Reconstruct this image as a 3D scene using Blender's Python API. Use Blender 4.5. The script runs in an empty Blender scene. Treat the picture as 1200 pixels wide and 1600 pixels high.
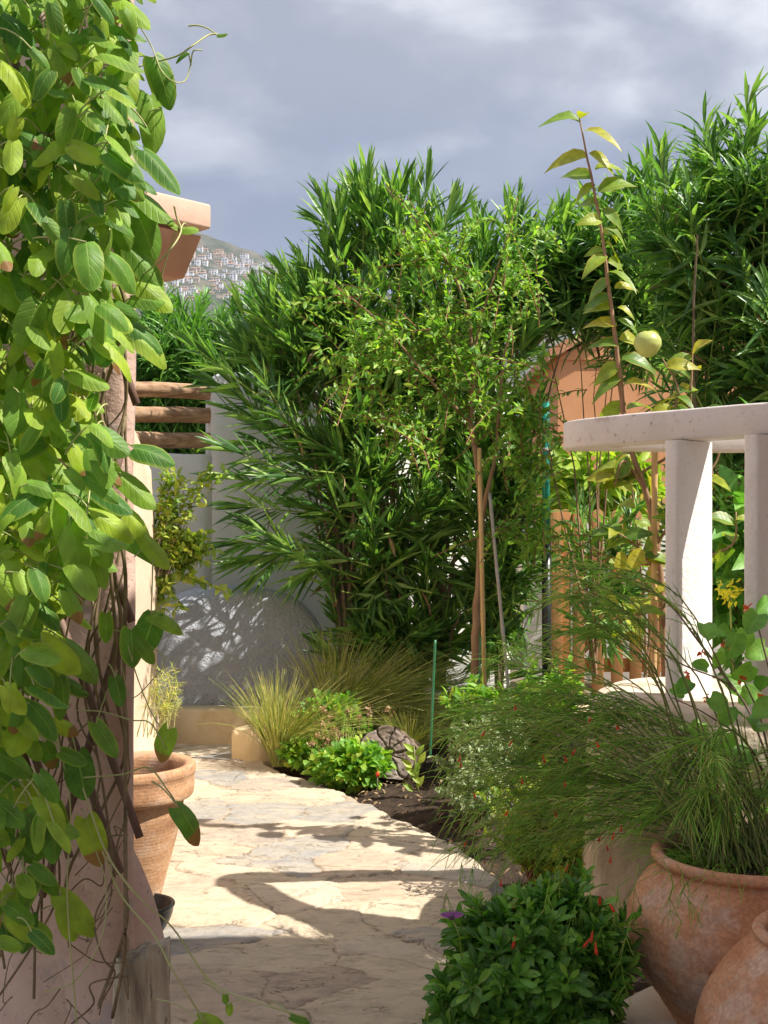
import bpy, bmesh, math, random
import numpy as np
from mathutils import Vector, Matrix
random.seed(7); RS = np.random.RandomState(11)
C = bpy.context.scene.collection
# ---------------------------------------------------------------- camera, sky, sun
H = 1.5; F = 1900.0
cam_d = bpy.data.cameras.new('camera'); cam = bpy.data.objects.new('camera', cam_d); C.objects.link(cam)
bpy.context.scene.camera = cam
cam.location = (0, 0, H); cam.rotation_euler = (math.radians(90), 0, 0)
cam_d.sensor_fit = 'VERTICAL'; cam_d.sensor_height = 24; cam_d.lens = F/1600*24
cam_d.shift_y = 30/1600; cam_d.clip_start = .05; cam_d.clip_end = 12000
S = bpy.context.scene
S.view_settings.view_transform = 'Standard'; S.view_settings.look = 'None'
S.view_settings.exposure = 0.72; S.view_settings.gamma = 1
SUN_EL = math.radians(52); SAZ = Vector((.95, -.31, 0)).normalized()
SUND = Vector((SAZ.x*math.cos(SUN_EL), SAZ.y*math.cos(SUN_EL), math.sin(SUN_EL)))
sl = bpy.data.lights.new('sun', 'SUN'); sl.energy = 5.0; sl.angle = math.radians(.55); sl.color = (1, .95, .86)
so = bpy.data.objects.new('sun', sl); C.objects.link(so)
so.rotation_euler = SUND.to_track_quat('Z', 'Y').to_euler(); so.location = (6, -2, 8)

world = bpy.data.worlds.new('World'); S.world = world; world.use_nodes = True
def N(nt, t, **k):
    n = nt.nodes.new(t)
    for a, b in k.items():
        if a == 'inp':
            for i, v in b.items(): n.inputs[i].default_value = v
        else: setattr(n, a, b)
    return n
def math_n(nt, op, a, b=None, c=None, clamp=False):
    n = nt.nodes.new('ShaderNodeMath'); n.operation = op; n.use_clamp = clamp
    for i, v in enumerate((a, b, c)):
        if v is None: continue
        if isinstance(v, (int, float)): n.inputs[i].default_value = v
        else: nt.links.new(v, n.inputs[i])
    return n.outputs[0]
def mixc(nt, f, a, b, blend='MIX'):
    n = nt.nodes.new('ShaderNodeMix'); n.data_type = 'RGBA'; n.blend_type = blend
    for i, v in ((0, f), (6, a), (7, b)):
        if hasattr(v, 'is_output'): nt.links.new(v, n.inputs[i])
        elif isinstance(v, (int, float)): n.inputs[i].default_value = v
        else: n.inputs[i].default_value = (*v, 1)
    return n.outputs[2]
def ramp(nt, f, stops, interp='LINEAR'):
    n = nt.nodes.new('ShaderNodeValToRGB'); cr = n.color_ramp; cr.interpolation = interp
    while len(cr.elements) < len(stops): cr.elements.new(.5)
    for e, (p, c) in zip(cr.elements, stops):
        e.position = p; e.color = (*c, 1) if isinstance(c, tuple) else (c, c, c, 1)
    nt.links.new(f, n.inputs[0]); return n.outputs[0]
def build_world():
    nt = world.node_tree; nt.nodes.clear(); L = nt.links
    out = N(nt, 'ShaderNodeOutputWorld')
    tc = N(nt, 'ShaderNodeTexCoord'); sep = N(nt, 'ShaderNodeSeparateXYZ'); L.new(tc.outputs['Generated'], sep.inputs[0])
    x, y, z = sep.outputs
    el = math_n(nt, 'MAXIMUM', z, 0.0)
    den = math_n(nt, 'ADD', el, .22)
    cx = N(nt, 'ShaderNodeCombineXYZ')
    L.new(math_n(nt, 'DIVIDE', x, den), cx.inputs[0]); L.new(math_n(nt, 'DIVIDE', y, den), cx.inputs[1])
    cx.inputs[2].default_value = 3.7
    def noise(scale, det, rough, dist=0.0, vec=None):
        n = N(nt, 'ShaderNodeTexNoise', inp={'Scale': scale, 'Detail': det, 'Roughness': rough, 'Distortion': dist})
        L.new(vec or cx.outputs[0], n.inputs['Vector']); return n.outputs['Fac']
    n1 = noise(1.5, 8, .52, .35); n2 = noise(3.6, 8, .5, .3)
    # elevation bent by the cloud noise drives the banding
    e2 = math_n(nt, 'ADD', el, math_n(nt, 'MULTIPLY', math_n(nt, 'SUBTRACT', n1, .5), .22))
    base = ramp(nt, e2, [(0.0, (.34, .40, .50)), (.17, (.27, .32, .43)), (.215, (.115, .15, .27)), (.275, (.115, .145, .25)),
                          (.34, (.30, .32, .39)), (.42, (.34, .355, .41)), (.60, (.30, .32, .38)), (.85, (.30, .34, .42)), (1.0, (.30, .36, .48))])
    puff = ramp(nt, n2, [(.44, 0.0), (.62, 1.0)])
    pe = ramp(nt, el, [(.24, 0.0), (.34, 1.0)])
    pf = math_n(nt, 'MULTIPLY', math_n(nt, 'MULTIPLY', puff, pe), .62)
    c = mixc(nt, pf, base, (.72, .73, .76))
    n3 = noise(2.3, 7, .55, .25)
    dk = math_n(nt, 'MULTIPLY', ramp(nt, n3, [(.49, 0.0), (.60, 1.0)]), .6)
    c = mixc(nt, dk, c, (.17, .19, .26))
    sky = N(nt, 'ShaderNodeTexSky'); sky.sky_type = 'NISHITA'; sky.sun_disc = False
    sky.sun_elevation = SUN_EL; sky.sun_rotation = math.atan2(SAZ.x, SAZ.y)
    hs = mixc(nt, 1.0, sky.outputs[0], (.09, .09, .09), 'MULTIPLY')
    c = mixc(nt, .14, c, hs)
    bg = N(nt, 'ShaderNodeBackground'); bg.inputs['Strength'].default_value = 1.0
    L.new(c, bg.inputs['Color']); L.new(bg.outputs[0], out.inputs['Surface'])
build_world()

# ---------------------------------------------------------------- helpers
def P(px, py, d): return Vector(((px-600)/F*d, d, H-(py-830)/F*d))
def A(*a): return np.array(a, float)
def tag(o, label=None, cat=None, group=None, kind=None):
    if label: o['label'] = label
    if cat: o['category'] = cat
    if group: o['group'] = group
    if kind: o['kind'] = kind
    return o
def empty(name, loc, label, cat, group=None):
    o = bpy.data.objects.new(name, None); C.objects.link(o); o.location = loc; o.empty_display_size = .1
    return tag(o, label, cat, group)
class MB:
    """collects quads / tris with uv and a random colour attribute, links as ONE mesh"""
    def __init__(s): s.v = []; s.q = []; s.t = []; s.uv = []; s.r = []; s.n = 0; s.mi_q = []; s.mi_t = []
    def add(s, v, q=None, t=None, uv=None, rnd=None, mi=0):
        v = np.asarray(v, float).reshape(-1, 3); n = len(v)
        s.v.append(v)
        s.uv.append(np.zeros((n, 2)) if uv is None else np.asarray(uv).reshape(-1, 2))
        s.r.append(np.tile(RS.rand(1, 3), (n, 1)) if rnd is None else np.asarray(rnd).reshape(-1, 3))
        if q is not None and len(q): q = np.asarray(q, int).reshape(-1, 4)+s.n; s.q.append(q); s.mi_q.append(np.full(len(q), mi))
        if t is not None and len(t): t = np.asarray(t, int).reshape(-1, 3)+s.n; s.t.append(t); s.mi_t.append(np.full(len(t), mi))
        s.n += n; return s
    def box(s, c, d, rz=0, mi=0):
        x, y, z = [k/2 for k in d]
        vs = [Vector((a*x, b*y, e*z)) for e in (-1, 1) for a, b in ((-1, -1), (1, -1), (1, 1), (-1, 1))]
        R = Matrix.Rotation(rz, 3, 'Z'); vs = [R@v+Vector(c) for v in vs]
        return s.add([list(v) for v in vs], [(3, 2, 1, 0), (4, 5, 6, 7), (0, 1, 5, 4), (1, 2, 6, 5), (2, 3, 7, 6), (3, 0, 4, 7)], mi=mi)
    def build(s, name, mats, parent=None, smooth=True, bevel=0, loc=None):
        V = np.concatenate(s.v) if s.v else np.zeros((0, 3)); UV = np.concatenate(s.uv); R = np.concatenate(s.r)
        Q = np.concatenate(s.q) if s.q else np.zeros((0, 4), int); T = np.concatenate(s.t) if s.t else np.zeros((0, 3), int)
        o_loc = Vector(loc) if loc is not None else (Vector(parent.matrix_basis.translation) if parent else None)
        if parent is not None:
            off = world_loc(parent); V = V-np.array(off)
        elif loc is not None: V = V-np.array(loc)
        me = bpy.data.meshes.new(name)
        me.vertices.add(len(V)); me.vertices.foreach_set('co', V.ravel())
        nl = Q.size+T.size; me.loops.add(nl); li = np.concatenate([Q.ravel(), T.ravel()]); me.loops.foreach_set('vertex_index', li)
        me.polygons.add(len(Q)+len(T))
        st = np.concatenate([np.arange(len(Q))*4, Q.size+np.arange(len(T))*3]); me.polygons.foreach_set('loop_start', st.astype(np.int32))
        mi = np.concatenate(([np.concatenate(s.mi_q)] if s.q else [])+([np.concatenate(s.mi_t)] if s.t else [])).astype(np.int32)
        me.polygons.foreach_set('material_index', mi)
        me.polygons.foreach_set('use_smooth', np.full(len(mi), smooth))
        uvl = me.uv_layers.new(name='UVMap'); uvl.data.foreach_set('uv', UV[li].ravel())
        ca = me.attributes.new('rnd', 'FLOAT_COLOR', 'POINT')
        ca.data.foreach_set('color', np.concatenate([R, np.ones((len(R), 1))], 1).ravel())
        for m in (mats if isinstance(mats, (list, tuple)) else [mats]): me.materials.append(m)
        me.update(calc_edges=True); me.validate()
        if bevel:
            bm = bmesh.new(); bm.from_mesh(me); bmesh.ops.remove_doubles(bm, verts=bm.verts, dist=1e-5)
            bmesh.ops.bevel(bm, geom=[e for e in bm.edges if e.is_manifold and e.calc_face_angle(0) > .5], offset=bevel, segments=3, profile=.5, affect='EDGES')
            bm.to_mesh(me); bm.free()
            me.polygons.foreach_set('use_smooth', np.full(len(me.polygons), True))
        o = bpy.data.objects.new(name, me); C.objects.link(o)
        if parent is not None: o.parent = parent
        elif loc is not None: o.location = loc
        return o
WL = {}
def world_loc(o):
    v = Vector((0, 0, 0))
    while o is not None: v = v+Vector(o.location); o = o.parent
    return v
def nrm(a): return a/np.maximum(np.linalg.norm(a, axis=-1, keepdims=True), 1e-9)
def tubes(mb, Pt, R, sides=3, rnd=None, mi=0):
    """Pt (N,K,3), R (N,K)"""
    Pt = np.asarray(Pt, float); R = np.asarray(R, float); n, k, _ = Pt.shape
    if R.ndim == 1: R = np.tile(R, (n, 1))
    T = nrm(np.gradient(Pt, axis=1)); ref = np.where(np.abs(T[:, :1, 2:]) > .85, A(1, 0, 0), A(0, 0, 1)); ref = np.broadcast_to(ref, T.shape)
    B = nrm(np.cross(T, ref)); Nn = np.cross(B, T)
    a = np.arange(sides)/sides*2*math.pi
    V = Pt[:, :, None, :]+R[:, :, None, None]*(B[:, :, None, :]*np.cos(a)[None, None, :, None]+Nn[:, :, None, :]*np.sin(a)[None, None, :, None])
    i = np.arange(k-1)[:, None]*sides; j = np.arange(sides)[None]; j2 = (j+1) % sides
    q = np.stack([i+j, i+j2, i+sides+j2, i+sides+j], -1).reshape(-1, 4)
    q = (q[None]+np.arange(n)[:, None, None]*k*sides).reshape(-1, 4)
    if rnd is None: rnd = RS.rand(n, 3)
    uv = np.zeros((n, k, sides, 2)); uv[..., 0] = (np.arange(sides)/sides)[None, None]; uv[..., 1] = np.linspace(0, 1, k)[None, :, None]
    mb.add(V, q, uv=uv, rnd=np.repeat(rnd, k*sides, 0), mi=mi)
def tube(mb, pts, r, sides=8, mi=0, sm=1, wob=0):
    p = np.array([list(q) for q in pts], float)
    r = np.full(len(p), r, float) if np.isscalar(r) else np.array(r, float)
    if sm > 1 and len(p) > 2:
        p, r = crom(p, sm), np.interp(np.linspace(0, 1, (len(p)-1)*sm+1), np.linspace(0, 1, len(r)), r)
    elif sm > 1:
        t = np.linspace(0, 1, sm+1)[:, None]; p = p[0]*(1-t)+p[-1]*t; r = np.interp(t[:, 0], [0, 1], [r[0], r[-1]])
    if wob: p = p+RS.normal(0, wob, p.shape)
    p = np.concatenate([p[:1]-(p[1]-p[0])*1e-3, p, p[-1:]+(p[-1]-p[-2])*1e-3]); r = np.concatenate([[1e-4], r, [1e-4]])
    tubes(mb, p[None], r[None], sides, mi=mi)
def crom(p, sm):
    q = np.concatenate([2*p[:1]-p[1:2], p, 2*p[-1:]-p[-2:-1]]); out = []
    for i in range(1, len(q)-2):
        for s in range(sm):
            t = s/sm
            out.append(.5*((2*q[i])+(-q[i-1]+q[i+1])*t+(2*q[i-1]-5*q[i]+4*q[i+1]-q[i+2])*t*t+(-q[i-1]+3*q[i]-3*q[i+1]+q[i+2])*t**3))
    out.append(p[-1]); return np.array(out)
PROF = {  # (s, halfwidth)
 'lance': [(0, .10), (.12, .45), (.35, .95), (.6, .9), (.82, .48), (1, .02)],
 'small': [(0, .08), (.3, .9), (.65, .85), (1, .05)],
 'obov': [(0, .12), (.3, .45), (.65, 1.0), (.87, .75), (1, .12)],
 'heart': [(0, .62), (.1, .93), (.28, 1.0), (.48, .9), (.67, .66), (.84, .34), (.95, .12), (1, .01)],
 'round': [(0, .55), (.1, .82), (.3, 1.0), (.5, 1.0), (.7, .85), (.87, .58), (.96, .28), (1, .04)],
 'oheart': [(0, .50), (.07, .80), (.2, .97), (.38, 1.0), (.58, .95), (.76, .76), (.89, .47), (.965, .22), (1, .02)],
 'oval': [(0, .15), (.14, .62), (.36, 1.0), (.6, .88), (.8, .5), (.93, .2), (1, .01)],
 'lobe': [(0, .25), (.18, .9), (.30, .72), (.48, 1.0), (.62, .7), (.8, .72), (.9, .35), (1, .1)],
}
def leaves(mb, pos, d, n, L, W, prof='lance', fold=.35, bend=.25, cols=3, lobe=0, wave=0, twist=0, mi=0, rnd=None, droop=None):
    pos = np.asarray(pos, float); d = nrm(np.asarray(d, float)); n = np.asarray(n, float); m = len(pos)
    if m == 0: return
    L = np.broadcast_to(L, (m,)).astype(float); W = np.broadcast_to(W, (m,)).astype(float)
    b = nrm(np.cross(d, n)); n = np.cross(b, d)
    pf = np.array(PROF[prof]); s = pf[:, 0]; w = pf[:, 1]; K = len(s)
    bend = np.broadcast_to(bend, (m,))
    u = np.linspace(-1, 1, cols)
    # centre line bends away from the normal
    ang = bend[:, None]*s[None]*2
    cx = L[:, None]*s[None]*np.sinc(ang/2/math.pi*1.0); cz = -L[:, None]*s[None]*np.sin(ang/2)
    cen = pos[:, None]+d[:, None]*cx[..., None]+n[:, None]*cz[..., None]
    half = W[:, None, None]/2*w[None, :, None]*u[None, None]
    lift = np.abs(half)*fold
    if wave: lift = lift+wave*W[:, None, None]*np.sin(s[None, :, None]*9+RS.rand(m, 1, 1)*6)*np.abs(u)[None, None]
    V = cen[:, :, None]+b[:, None, None]*half[..., None]+n[:, None, None]*lift[..., None]
    if lobe:
        back = np.maximum(0, 1-s/.25)[None, :, None]*np.abs(u)[None, None]*lobe*L[:, None, None]
        V = V-d[:, None, None]*back[..., None]
    if droop is not None:
        V[..., 2] -= (np.broadcast_to(droop, (m,))[:, None]*L[:, None]*s[None]**2)[:, :, None]
    i = np.arange(K-1)[:, None]*cols; j = np.arange(cols-1)[None]
    q = np.stack([i+j, i+j+1, i+cols+j+1, i+cols+j], -1).reshape(-1, 4)
    q = (q[None]+np.arange(m)[:, None, None]*K*cols).reshape(-1, 4)
    uv = np.zeros((m, K, cols, 2)); uv[..., 0] = ((u+1)/2)[None, None]; uv[..., 1] = s[None, :, None]
    if rnd is None: rnd = RS.rand(m, 3)
    mb.add(V, q, uv=uv, rnd=np.repeat(rnd, K*cols, 0), mi=mi)
def rvec(n): return nrm(RS.normal(size=(n, 3)))
def vnoise(x, y, seed=0):
    xi = np.floor(x).astype(int); yi = np.floor(y).astype(int); fx = x-xi; fy = y-yi; fx = fx*fx*(3-2*fx); fy = fy*fy*(3-2*fy)
    def h(a, b): k = (a*374761393+b*668265263+seed*1442695) & 0x7fffffff; k = ((k ^ (k >> 13))*1274126177) & 0x7fffffff; return ((k ^ (k >> 16)) & 0xffff)/65535
    return (h(xi, yi)*(1-fx)+h(xi+1, yi)*fx)*(1-fy)+(h(xi, yi+1)*(1-fx)+h(xi+1, yi+1)*fx)*fy
def fbm(x, y, o=4, seed=0): return sum(vnoise(x*2**k, y*2**k, seed+k)/2**(k+1) for k in range(o))

# ---------------------------------------------------------------- materials
def new_mat(name):
    m = bpy.data.materials.new(name); m.use_nodes = True; nt = m.node_tree; nt.nodes.clear()
    o = N(nt, 'ShaderNodeOutputMaterial'); return m, nt, o
def leaf_mat(name, cols, trans=.35, rough=.42, rib=(.35, .45, .12), ribw=.06, veins=0, tip=None, edge=None, tcol=None, spec=.45):
    m, nt, o = new_mat(name); L = nt.links
    at = N(nt, 'ShaderNodeAttribute', attribute_name='rnd'); sp = N(nt, 'ShaderNodeSeparateColor'); L.new(at.outputs['Color'], sp.inputs[0])
    c = ramp(nt, sp.outputs[0], [(i/(len(cols)-1), k) for i, k in enumerate(cols)])
    tc = N(nt, 'ShaderNodeTexCoord')
    no = N(nt, 'ShaderNodeTexNoise', inp={'Scale': 28.0 if veins else 12.0, 'Detail': 3.0}); L.new(tc.outputs['Object'], no.inputs['Vector'])
    f = ramp(nt, no.outputs['Fac'], [(.3, .72), (.7, 1.25)])
    c = mixc(nt, 1.0, c, f, 'MULTIPLY')
    uv = N(nt, 'ShaderNodeUVMap', uv_map='UVMap'); su = N(nt, 'ShaderNodeSeparateXYZ'); L.new(uv.outputs[0], su.inputs[0])
    au = math_n(nt, 'ABSOLUTE', math_n(nt, 'SUBTRACT', su.outputs[0], .5))
    ribf = math_n(nt, 'MULTIPLY', math_n(nt, 'SUBTRACT', 1.0, math_n(nt, 'DIVIDE', au, ribw), clamp=True), .7)
    bumpv = None
    if veins:
        ph = math_n(nt, 'MULTIPLY', math_n(nt, 'SUBTRACT', su.outputs[1], math_n(nt, 'MULTIPLY', au, .55)), veins*6.283)
        sn = math_n(nt, 'SINE', ph); vein = math_n(nt, 'POWER', math_n(nt, 'MULTIPLY', math_n(nt, 'ADD', sn, 1.0), .5), 10.0)
        c = mixc(nt, math_n(nt, 'MULTIPLY', vein, .10), c, rib)
        bumpv = math_n(nt, 'ADD', math_n(nt, 'MULTIPLY', vein, -1.0), math_n(nt, 'MULTIPLY', ribf, -1.5))
    c = mixc(nt, ribf, c, rib)
    if edge:
        ef = math_n(nt, 'MULTIPLY', math_n(nt, 'GREATER_THAN', sp.outputs[1], .45), ramp(nt, au, [(.36, 0.0), (.5, .75)]))
        c = mixc(nt, ef, c, edge)
    if tip:
        tf = math_n(nt, 'MULTIPLY', math_n(nt, 'GREATER_THAN', sp.outputs[2], .955),
                    ramp(nt, math_n(nt, 'ADD', su.outputs[1], math_n(nt, 'MULTIPLY', no.outputs['Fac'], .3)), [(.78, 0.0), (.86, 1.0)]))
        c = mixc(nt, tf, c, tip)
    pr = N(nt, 'ShaderNodeBsdfPrincipled', inp={'Roughness': rough, 'Specular IOR Level': spec}); L.new(c, pr.inputs['Base Color'])
    if bumpv:
        bp = N(nt, 'ShaderNodeBump', inp={'Strength': .35, 'Distance': .0014}); L.new(bumpv, bp.inputs['Height']); L.new(bp.outputs[0], pr.inputs['Normal'])
    tr = N(nt, 'ShaderNodeBsdfTranslucent'); tcx = mixc(nt, 1.0, c, tcol or (1.5, 1.7, .55), 'MULTIPLY'); L.new(tcx, tr.inputs['Color'])
    mx = N(nt, 'ShaderNodeMixShader', inp={0: trans}); L.new(pr.outputs[0], mx.inputs[1]); L.new(tr.outputs[0], mx.inputs[2])
    L.new(mx.outputs[0], o.inputs['Surface']); return m
def solid_mat(name, cols, scale=6, rough=.85, bump=.0, bscale=40, detail=6, coord='Object', stretch=(1, 1, 1), spots=None, spec=.3, bdist=.004, rough2=.6, worm=0, bbig=0, ridge=0):
    """noise between colours + optional bump and spots"""
    m, nt, o = new_mat(name); L = nt.links
    tc = N(nt, 'ShaderNodeTexCoord'); mp = N(nt, 'ShaderNodeMapping'); mp.inputs['Scale'].default_value = stretch
    L.new(tc.outputs[coord], mp.inputs[0])
    no = N(nt, 'ShaderNodeTexNoise', inp={'Scale': scale, 'Detail': detail, 'Roughness': rough2, 'Distortion': .3}); L.new(mp.outputs[0], no.inputs['Vector'])
    c = ramp(nt, no.outputs['Fac'], [(.3+.4*i/(max(1, len(cols)-1)), k) for i, k in enumerate(cols)])
    if spots:
        for sc, th, col in spots:
            s = N(nt, 'ShaderNodeTexNoise', inp={'Scale': sc, 'Detail': 4.0, 'Roughness': .65}); L.new(mp.outputs[0], s.inputs['Vector'])
            c = mixc(nt, ramp(nt, s.outputs['Fac'], [(th, 0.0), (th+.06, .85)]), c, col)
    pr = N(nt, 'ShaderNodeBsdfPrincipled', inp={'Roughness': rough, 'Specular IOR Level': spec}); L.new(c, pr.inputs['Base Color'])
    if bump:
        b = N(nt, 'ShaderNodeTexNoise', inp={'Scale': bscale, 'Detail': 5.0, 'Roughness': .6}); L.new(mp.outputs[0], b.inputs['Vector'])
        h = b.outputs['Fac']
        if worm:
            b.inputs['Distortion'].default_value = 1.2
            h = ramp(nt, h, [(.42, 0.0), (.5, 1.0), (.58, .2)])
        if ridge:
            b.inputs['Scale'].default_value = bscale*.8; b.inputs['Detail'].default_value = 3; b.inputs['Distortion'].default_value = .6
            h = ramp(nt, h, [(.36, .2), (.46, 1.0), (.52, .75), (.60, 0.0), (.7, .5)])
            h = math_n(nt, 'MULTIPLY', h, .8)
        if bbig:
            b2 = N(nt, 'ShaderNodeTexNoise', inp={'Scale': bbig, 'Detail': 2.0}); L.new(mp.outputs[0], b2.inputs['Vector'])
            h = math_n(nt, 'ADD', h, math_n(nt, 'MULTIPLY', b2.outputs['Fac'], 3.0))
        bp = N(nt, 'ShaderNodeBump', inp={'Strength': bump, 'Distance': bdist}); L.new(h, bp.inputs['Height']); L.new(bp.outputs[0], pr.inputs['Normal'])
    L.new(pr.outputs[0], o.inputs['Surface']); return m
def clay_mat(name, c1, c2, c3, rings=40, ring=.5):
    m, nt, o = new_mat(name); L = nt.links
    tc = N(nt, 'ShaderNodeTexCoord'); mp = N(nt, 'ShaderNodeMapping'); mp.inputs['Scale'].default_value = (1, 1, 3.0); L.new(tc.outputs['Object'], mp.inputs[0])
    no = N(nt, 'ShaderNodeTexNoise', inp={'Scale': 4.0, 'Detail': 8.0, 'Roughness': .62, 'Distortion': .5}); L.new(mp.outputs[0], no.inputs['Vector'])
    c = ramp(nt, no.outputs['Fac'], [(.32, c1), (.52, c2), (.68, c3)])
    n2 = N(nt, 'ShaderNodeTexNoise', inp={'Scale': 7.0, 'Detail': 10.0, 'Roughness': .7}); L.new(tc.outputs['Object'], n2.inputs['Vector'])
    c = mixc(nt, ramp(nt, n2.outputs['Fac'], [(.50, 0.0), (.64, .6)]), c, (.64, .52, .42))
    n4 = N(nt, 'ShaderNodeTexNoise', inp={'Scale': 90.0, 'Detail': 3.0}); L.new(tc.outputs['Object'], n4.inputs['Vector'])
    c = mixc(nt, 1.0, c, ramp(nt, n4.outputs['Fac'], [(.3, .8), (.7, 1.15)]), 'MULTIPLY')
    sx = N(nt, 'ShaderNodeSeparateXYZ'); L.new(tc.outputs['Object'], sx.inputs[0])
    n3 = N(nt, 'ShaderNodeTexNoise', inp={'Scale': 3.0}); L.new(tc.outputs['Object'], n3.inputs['Vector'])
    w = math_n(nt, 'SINE', math_n(nt, 'ADD', math_n(nt, 'MULTIPLY', sx.outputs[2], rings*6.283), math_n(nt, 'MULTIPLY', n3.outputs['Fac'], 9.0)))
    h = math_n(nt, 'ADD', math_n(nt, 'MULTIPLY', w, ring), math_n(nt, 'ADD', math_n(nt, 'MULTIPLY', n2.outputs['Fac'], 1.5), math_n(nt, 'MULTIPLY', n4.outputs['Fac'], .7)))
    bp = N(nt, 'ShaderNodeBump', inp={'Strength': .5, 'Distance': .0025}); L.new(h, bp.inputs['Height'])
    pr = N(nt, 'ShaderNodeBsdfPrincipled', inp={'Roughness': .82, 'Specular IOR Level': .25}); L.new(c, pr.inputs['Base Color']); L.new(bp.outputs[0], pr.inputs['Normal'])
    L.new(pr.outputs[0], o.inputs['Surface']); return m
M = {}
M['ole'] = leaf_mat('oleander_leaf', [(.04, .11, .032), (.10, .225, .055), (.19, .35, .08), (.35, .50, .14)], trans=.38, rough=.36, rib=(.28, .42, .16), ribw=.07)
M['ole_far'] = leaf_mat('far_oleander_leaf', [(.07, .18, .035), (.12, .28, .05), (.20, .40, .08)], trans=.35, rough=.4, rib=(.3, .45, .15))
M['tree'] = leaf_mat('small_tree_leaf', [(.10, .24, .035), (.17, .35, .05), (.27, .46, .07), (.42, .54, .10)], trans=.42, rough=.45, rib=(.3, .4, .1))
M['vine'] = leaf_mat('vine_leaf', [(.07, .19, .035), (.16, .31, .045), (.27, .42, .05), (.42, .53, .045), (.62, .60, .035)], trans=.42, rough=.48, rib=(.38, .52, .14), ribw=.035, veins=6,
                     tip=(.33, .17, .07), edge=(.36, .45, .07), spec=.35)
M['bush'] = leaf_mat('bush_leaf', [(.05, .15, .022), (.09, .24, .03), (.15, .36, .045), (.27, .50, .07)], trans=.25, rough=.38, rib=(.2, .4, .12))
M['russ'] = leaf_mat('rush_stem', [(.18, .40, .05), (.27, .53, .07), (.38, .60, .10), (.54, .52, .18)], trans=.3, rough=.5, rib=(.2, .3, .1), ribw=.001)
M['grass'] = leaf_mat('feather_grass', [(.28, .36, .08), (.42, .46, .12), (.60, .56, .22), (.72, .62, .34)], trans=.4, rough=.6, ribw=.001)
M['grass_g'] = leaf_mat('green_grass', [(.12, .24, .05), (.22, .36, .07), (.36, .46, .12)], trans=.35, rough=.6, ribw=.001)
M['geran'] = leaf_mat('geranium_leaf', [(.09, .24, .03), (.16, .36, .04), (.26, .46, .05), (.42, .46, .05)], trans=.35, rough=.5, rib=(.35, .5, .12))
M['sage'] = leaf_mat('sage_leaf', [(.20, .26, .13), (.28, .35, .18), (.38, .43, .24)], trans=.25, rough=.7, rib=(.4, .45, .3))
M['pers'] = leaf_mat('fruit_tree_leaf', [(.10, .21, .03), (.19, .30, .03), (.32, .38, .03), (.44, .36, .04)], trans=.35, rough=.4, rib=(.4, .42, .1), ribw=.04, veins=6, tip=(.40, .15, .05), edge=(.42, .30, .05))
M['round'] = leaf_mat('mallow_leaf', [(.11, .28, .05), (.17, .38, .07), (.25, .46, .09)], trans=.35, rough=.45, rib=(.25, .42, .12), veins=5)
M['jas'] = leaf_mat('creeper_leaf', [(.12, .24, .04), (.22, .34, .05), (.38, .46, .07), (.50, .50, .09)], trans=.35, rough=.5)
M['bright'] = leaf_mat('yellow_bush_leaf', [(.16, .30, .03), (.30, .42, .04), (.45, .52, .06)], trans=.4, rough=.5)
M['petal_r'] = leaf_mat('red_petal', [(.65, .05, .02), (.80, .10, .04)], trans=.3, rough=.5, rib=(.7, .1, .05), tcol=(1.2, .7, .5))
M['petal_o'] = leaf_mat('orange_petal', [(.75, .22, .08), (.80, .16, .05)], trans=.3, rough=.5, rib=(.7, .2, .1), tcol=(1.2, .8, .6))
M['petal_p'] = leaf_mat('purple_petal', [(.28, .06, .30), (.36, .10, .38)], trans=.3, rough=.5, rib=(.4, .15, .4), tcol=(1.2, .8, 1.2))
M['petal_k'] = leaf_mat('faded_petal', [(.40, .24, .13), (.48, .34, .18)], trans=.3, rough=.6, rib=(.5, .3, .2), tcol=(1.1, .9, .7))
M['dead'] = leaf_mat('dry_leaf', [(.18, .10, .05), (.30, .19, .10), (.42, .30, .18)], trans=.15, rough=.8, tcol=(1, .9, .7))
M['twig_r'] = solid_mat('reddish_twig', [(.22, .10, .05), (.34, .18, .09)], 20, .7)
M['twig_y'] = solid_mat('green_shoot', [(.22, .32, .06), (.34, .42, .10)], 12, .6)
M['bark'] = solid_mat('grey_brown_bark', [(.12, .085, .055), (.24, .18, .12)], 14, .9, .6, 60, stretch=(1, 1, .25))
M['bark_t'] = solid_mat('tan_bark', [(.24, .13, .08), (.40, .25, .15)], 14, .85, .5, 50, stretch=(1, 1, .3))
M['vstem'] = solid_mat('vine_stem', [(.15, .10, .06), (.30, .23, .13)], 20, .7, .3, 80)
M['tendril'] = solid_mat('tendril', [(.36, .40, .14), (.50, .46, .24)], 10, .6)
M['lattice'] = solid_mat('dark_trellis_wood', [(.10, .055, .045), (.19, .11, .085), (.28, .19, .15)], 22, .6, .5, 60, stretch=(1, 1, .15), spec=.4)
M['bamboo'] = solid_mat('bamboo', [(.55, .33, .14), (.68, .46, .22)], 8, .5, .2, 30, stretch=(1, 1, .2))
M['greystake'] = solid_mat('grey_cane', [(.34, .30, .27), (.48, .43, .38)], 18, .8, .3, 60)
M['wood_rail'] = solid_mat('weathered_log', [(.22, .12, .065), (.42, .26, .15), (.56, .39, .26)], 4.5, .75, .9, 14, stretch=(.5, 6, 6), spots=[(2.5, .6, (.16, .09, .05))], spec=.3)
M['picket'] = solid_mat('pine_picket', [(.50, .22, .08), (.62, .31, .13)], 5, .65, .3, 25, stretch=(4, 4, .5), spots=[(9, .72, (.22, .08, .03))])
M['white'] = solid_mat('white_plaster', [(.74, .71, .66), (.83, .80, .75)], 3, .9, .35, 25, bbig=3, bdist=.004)
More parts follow.
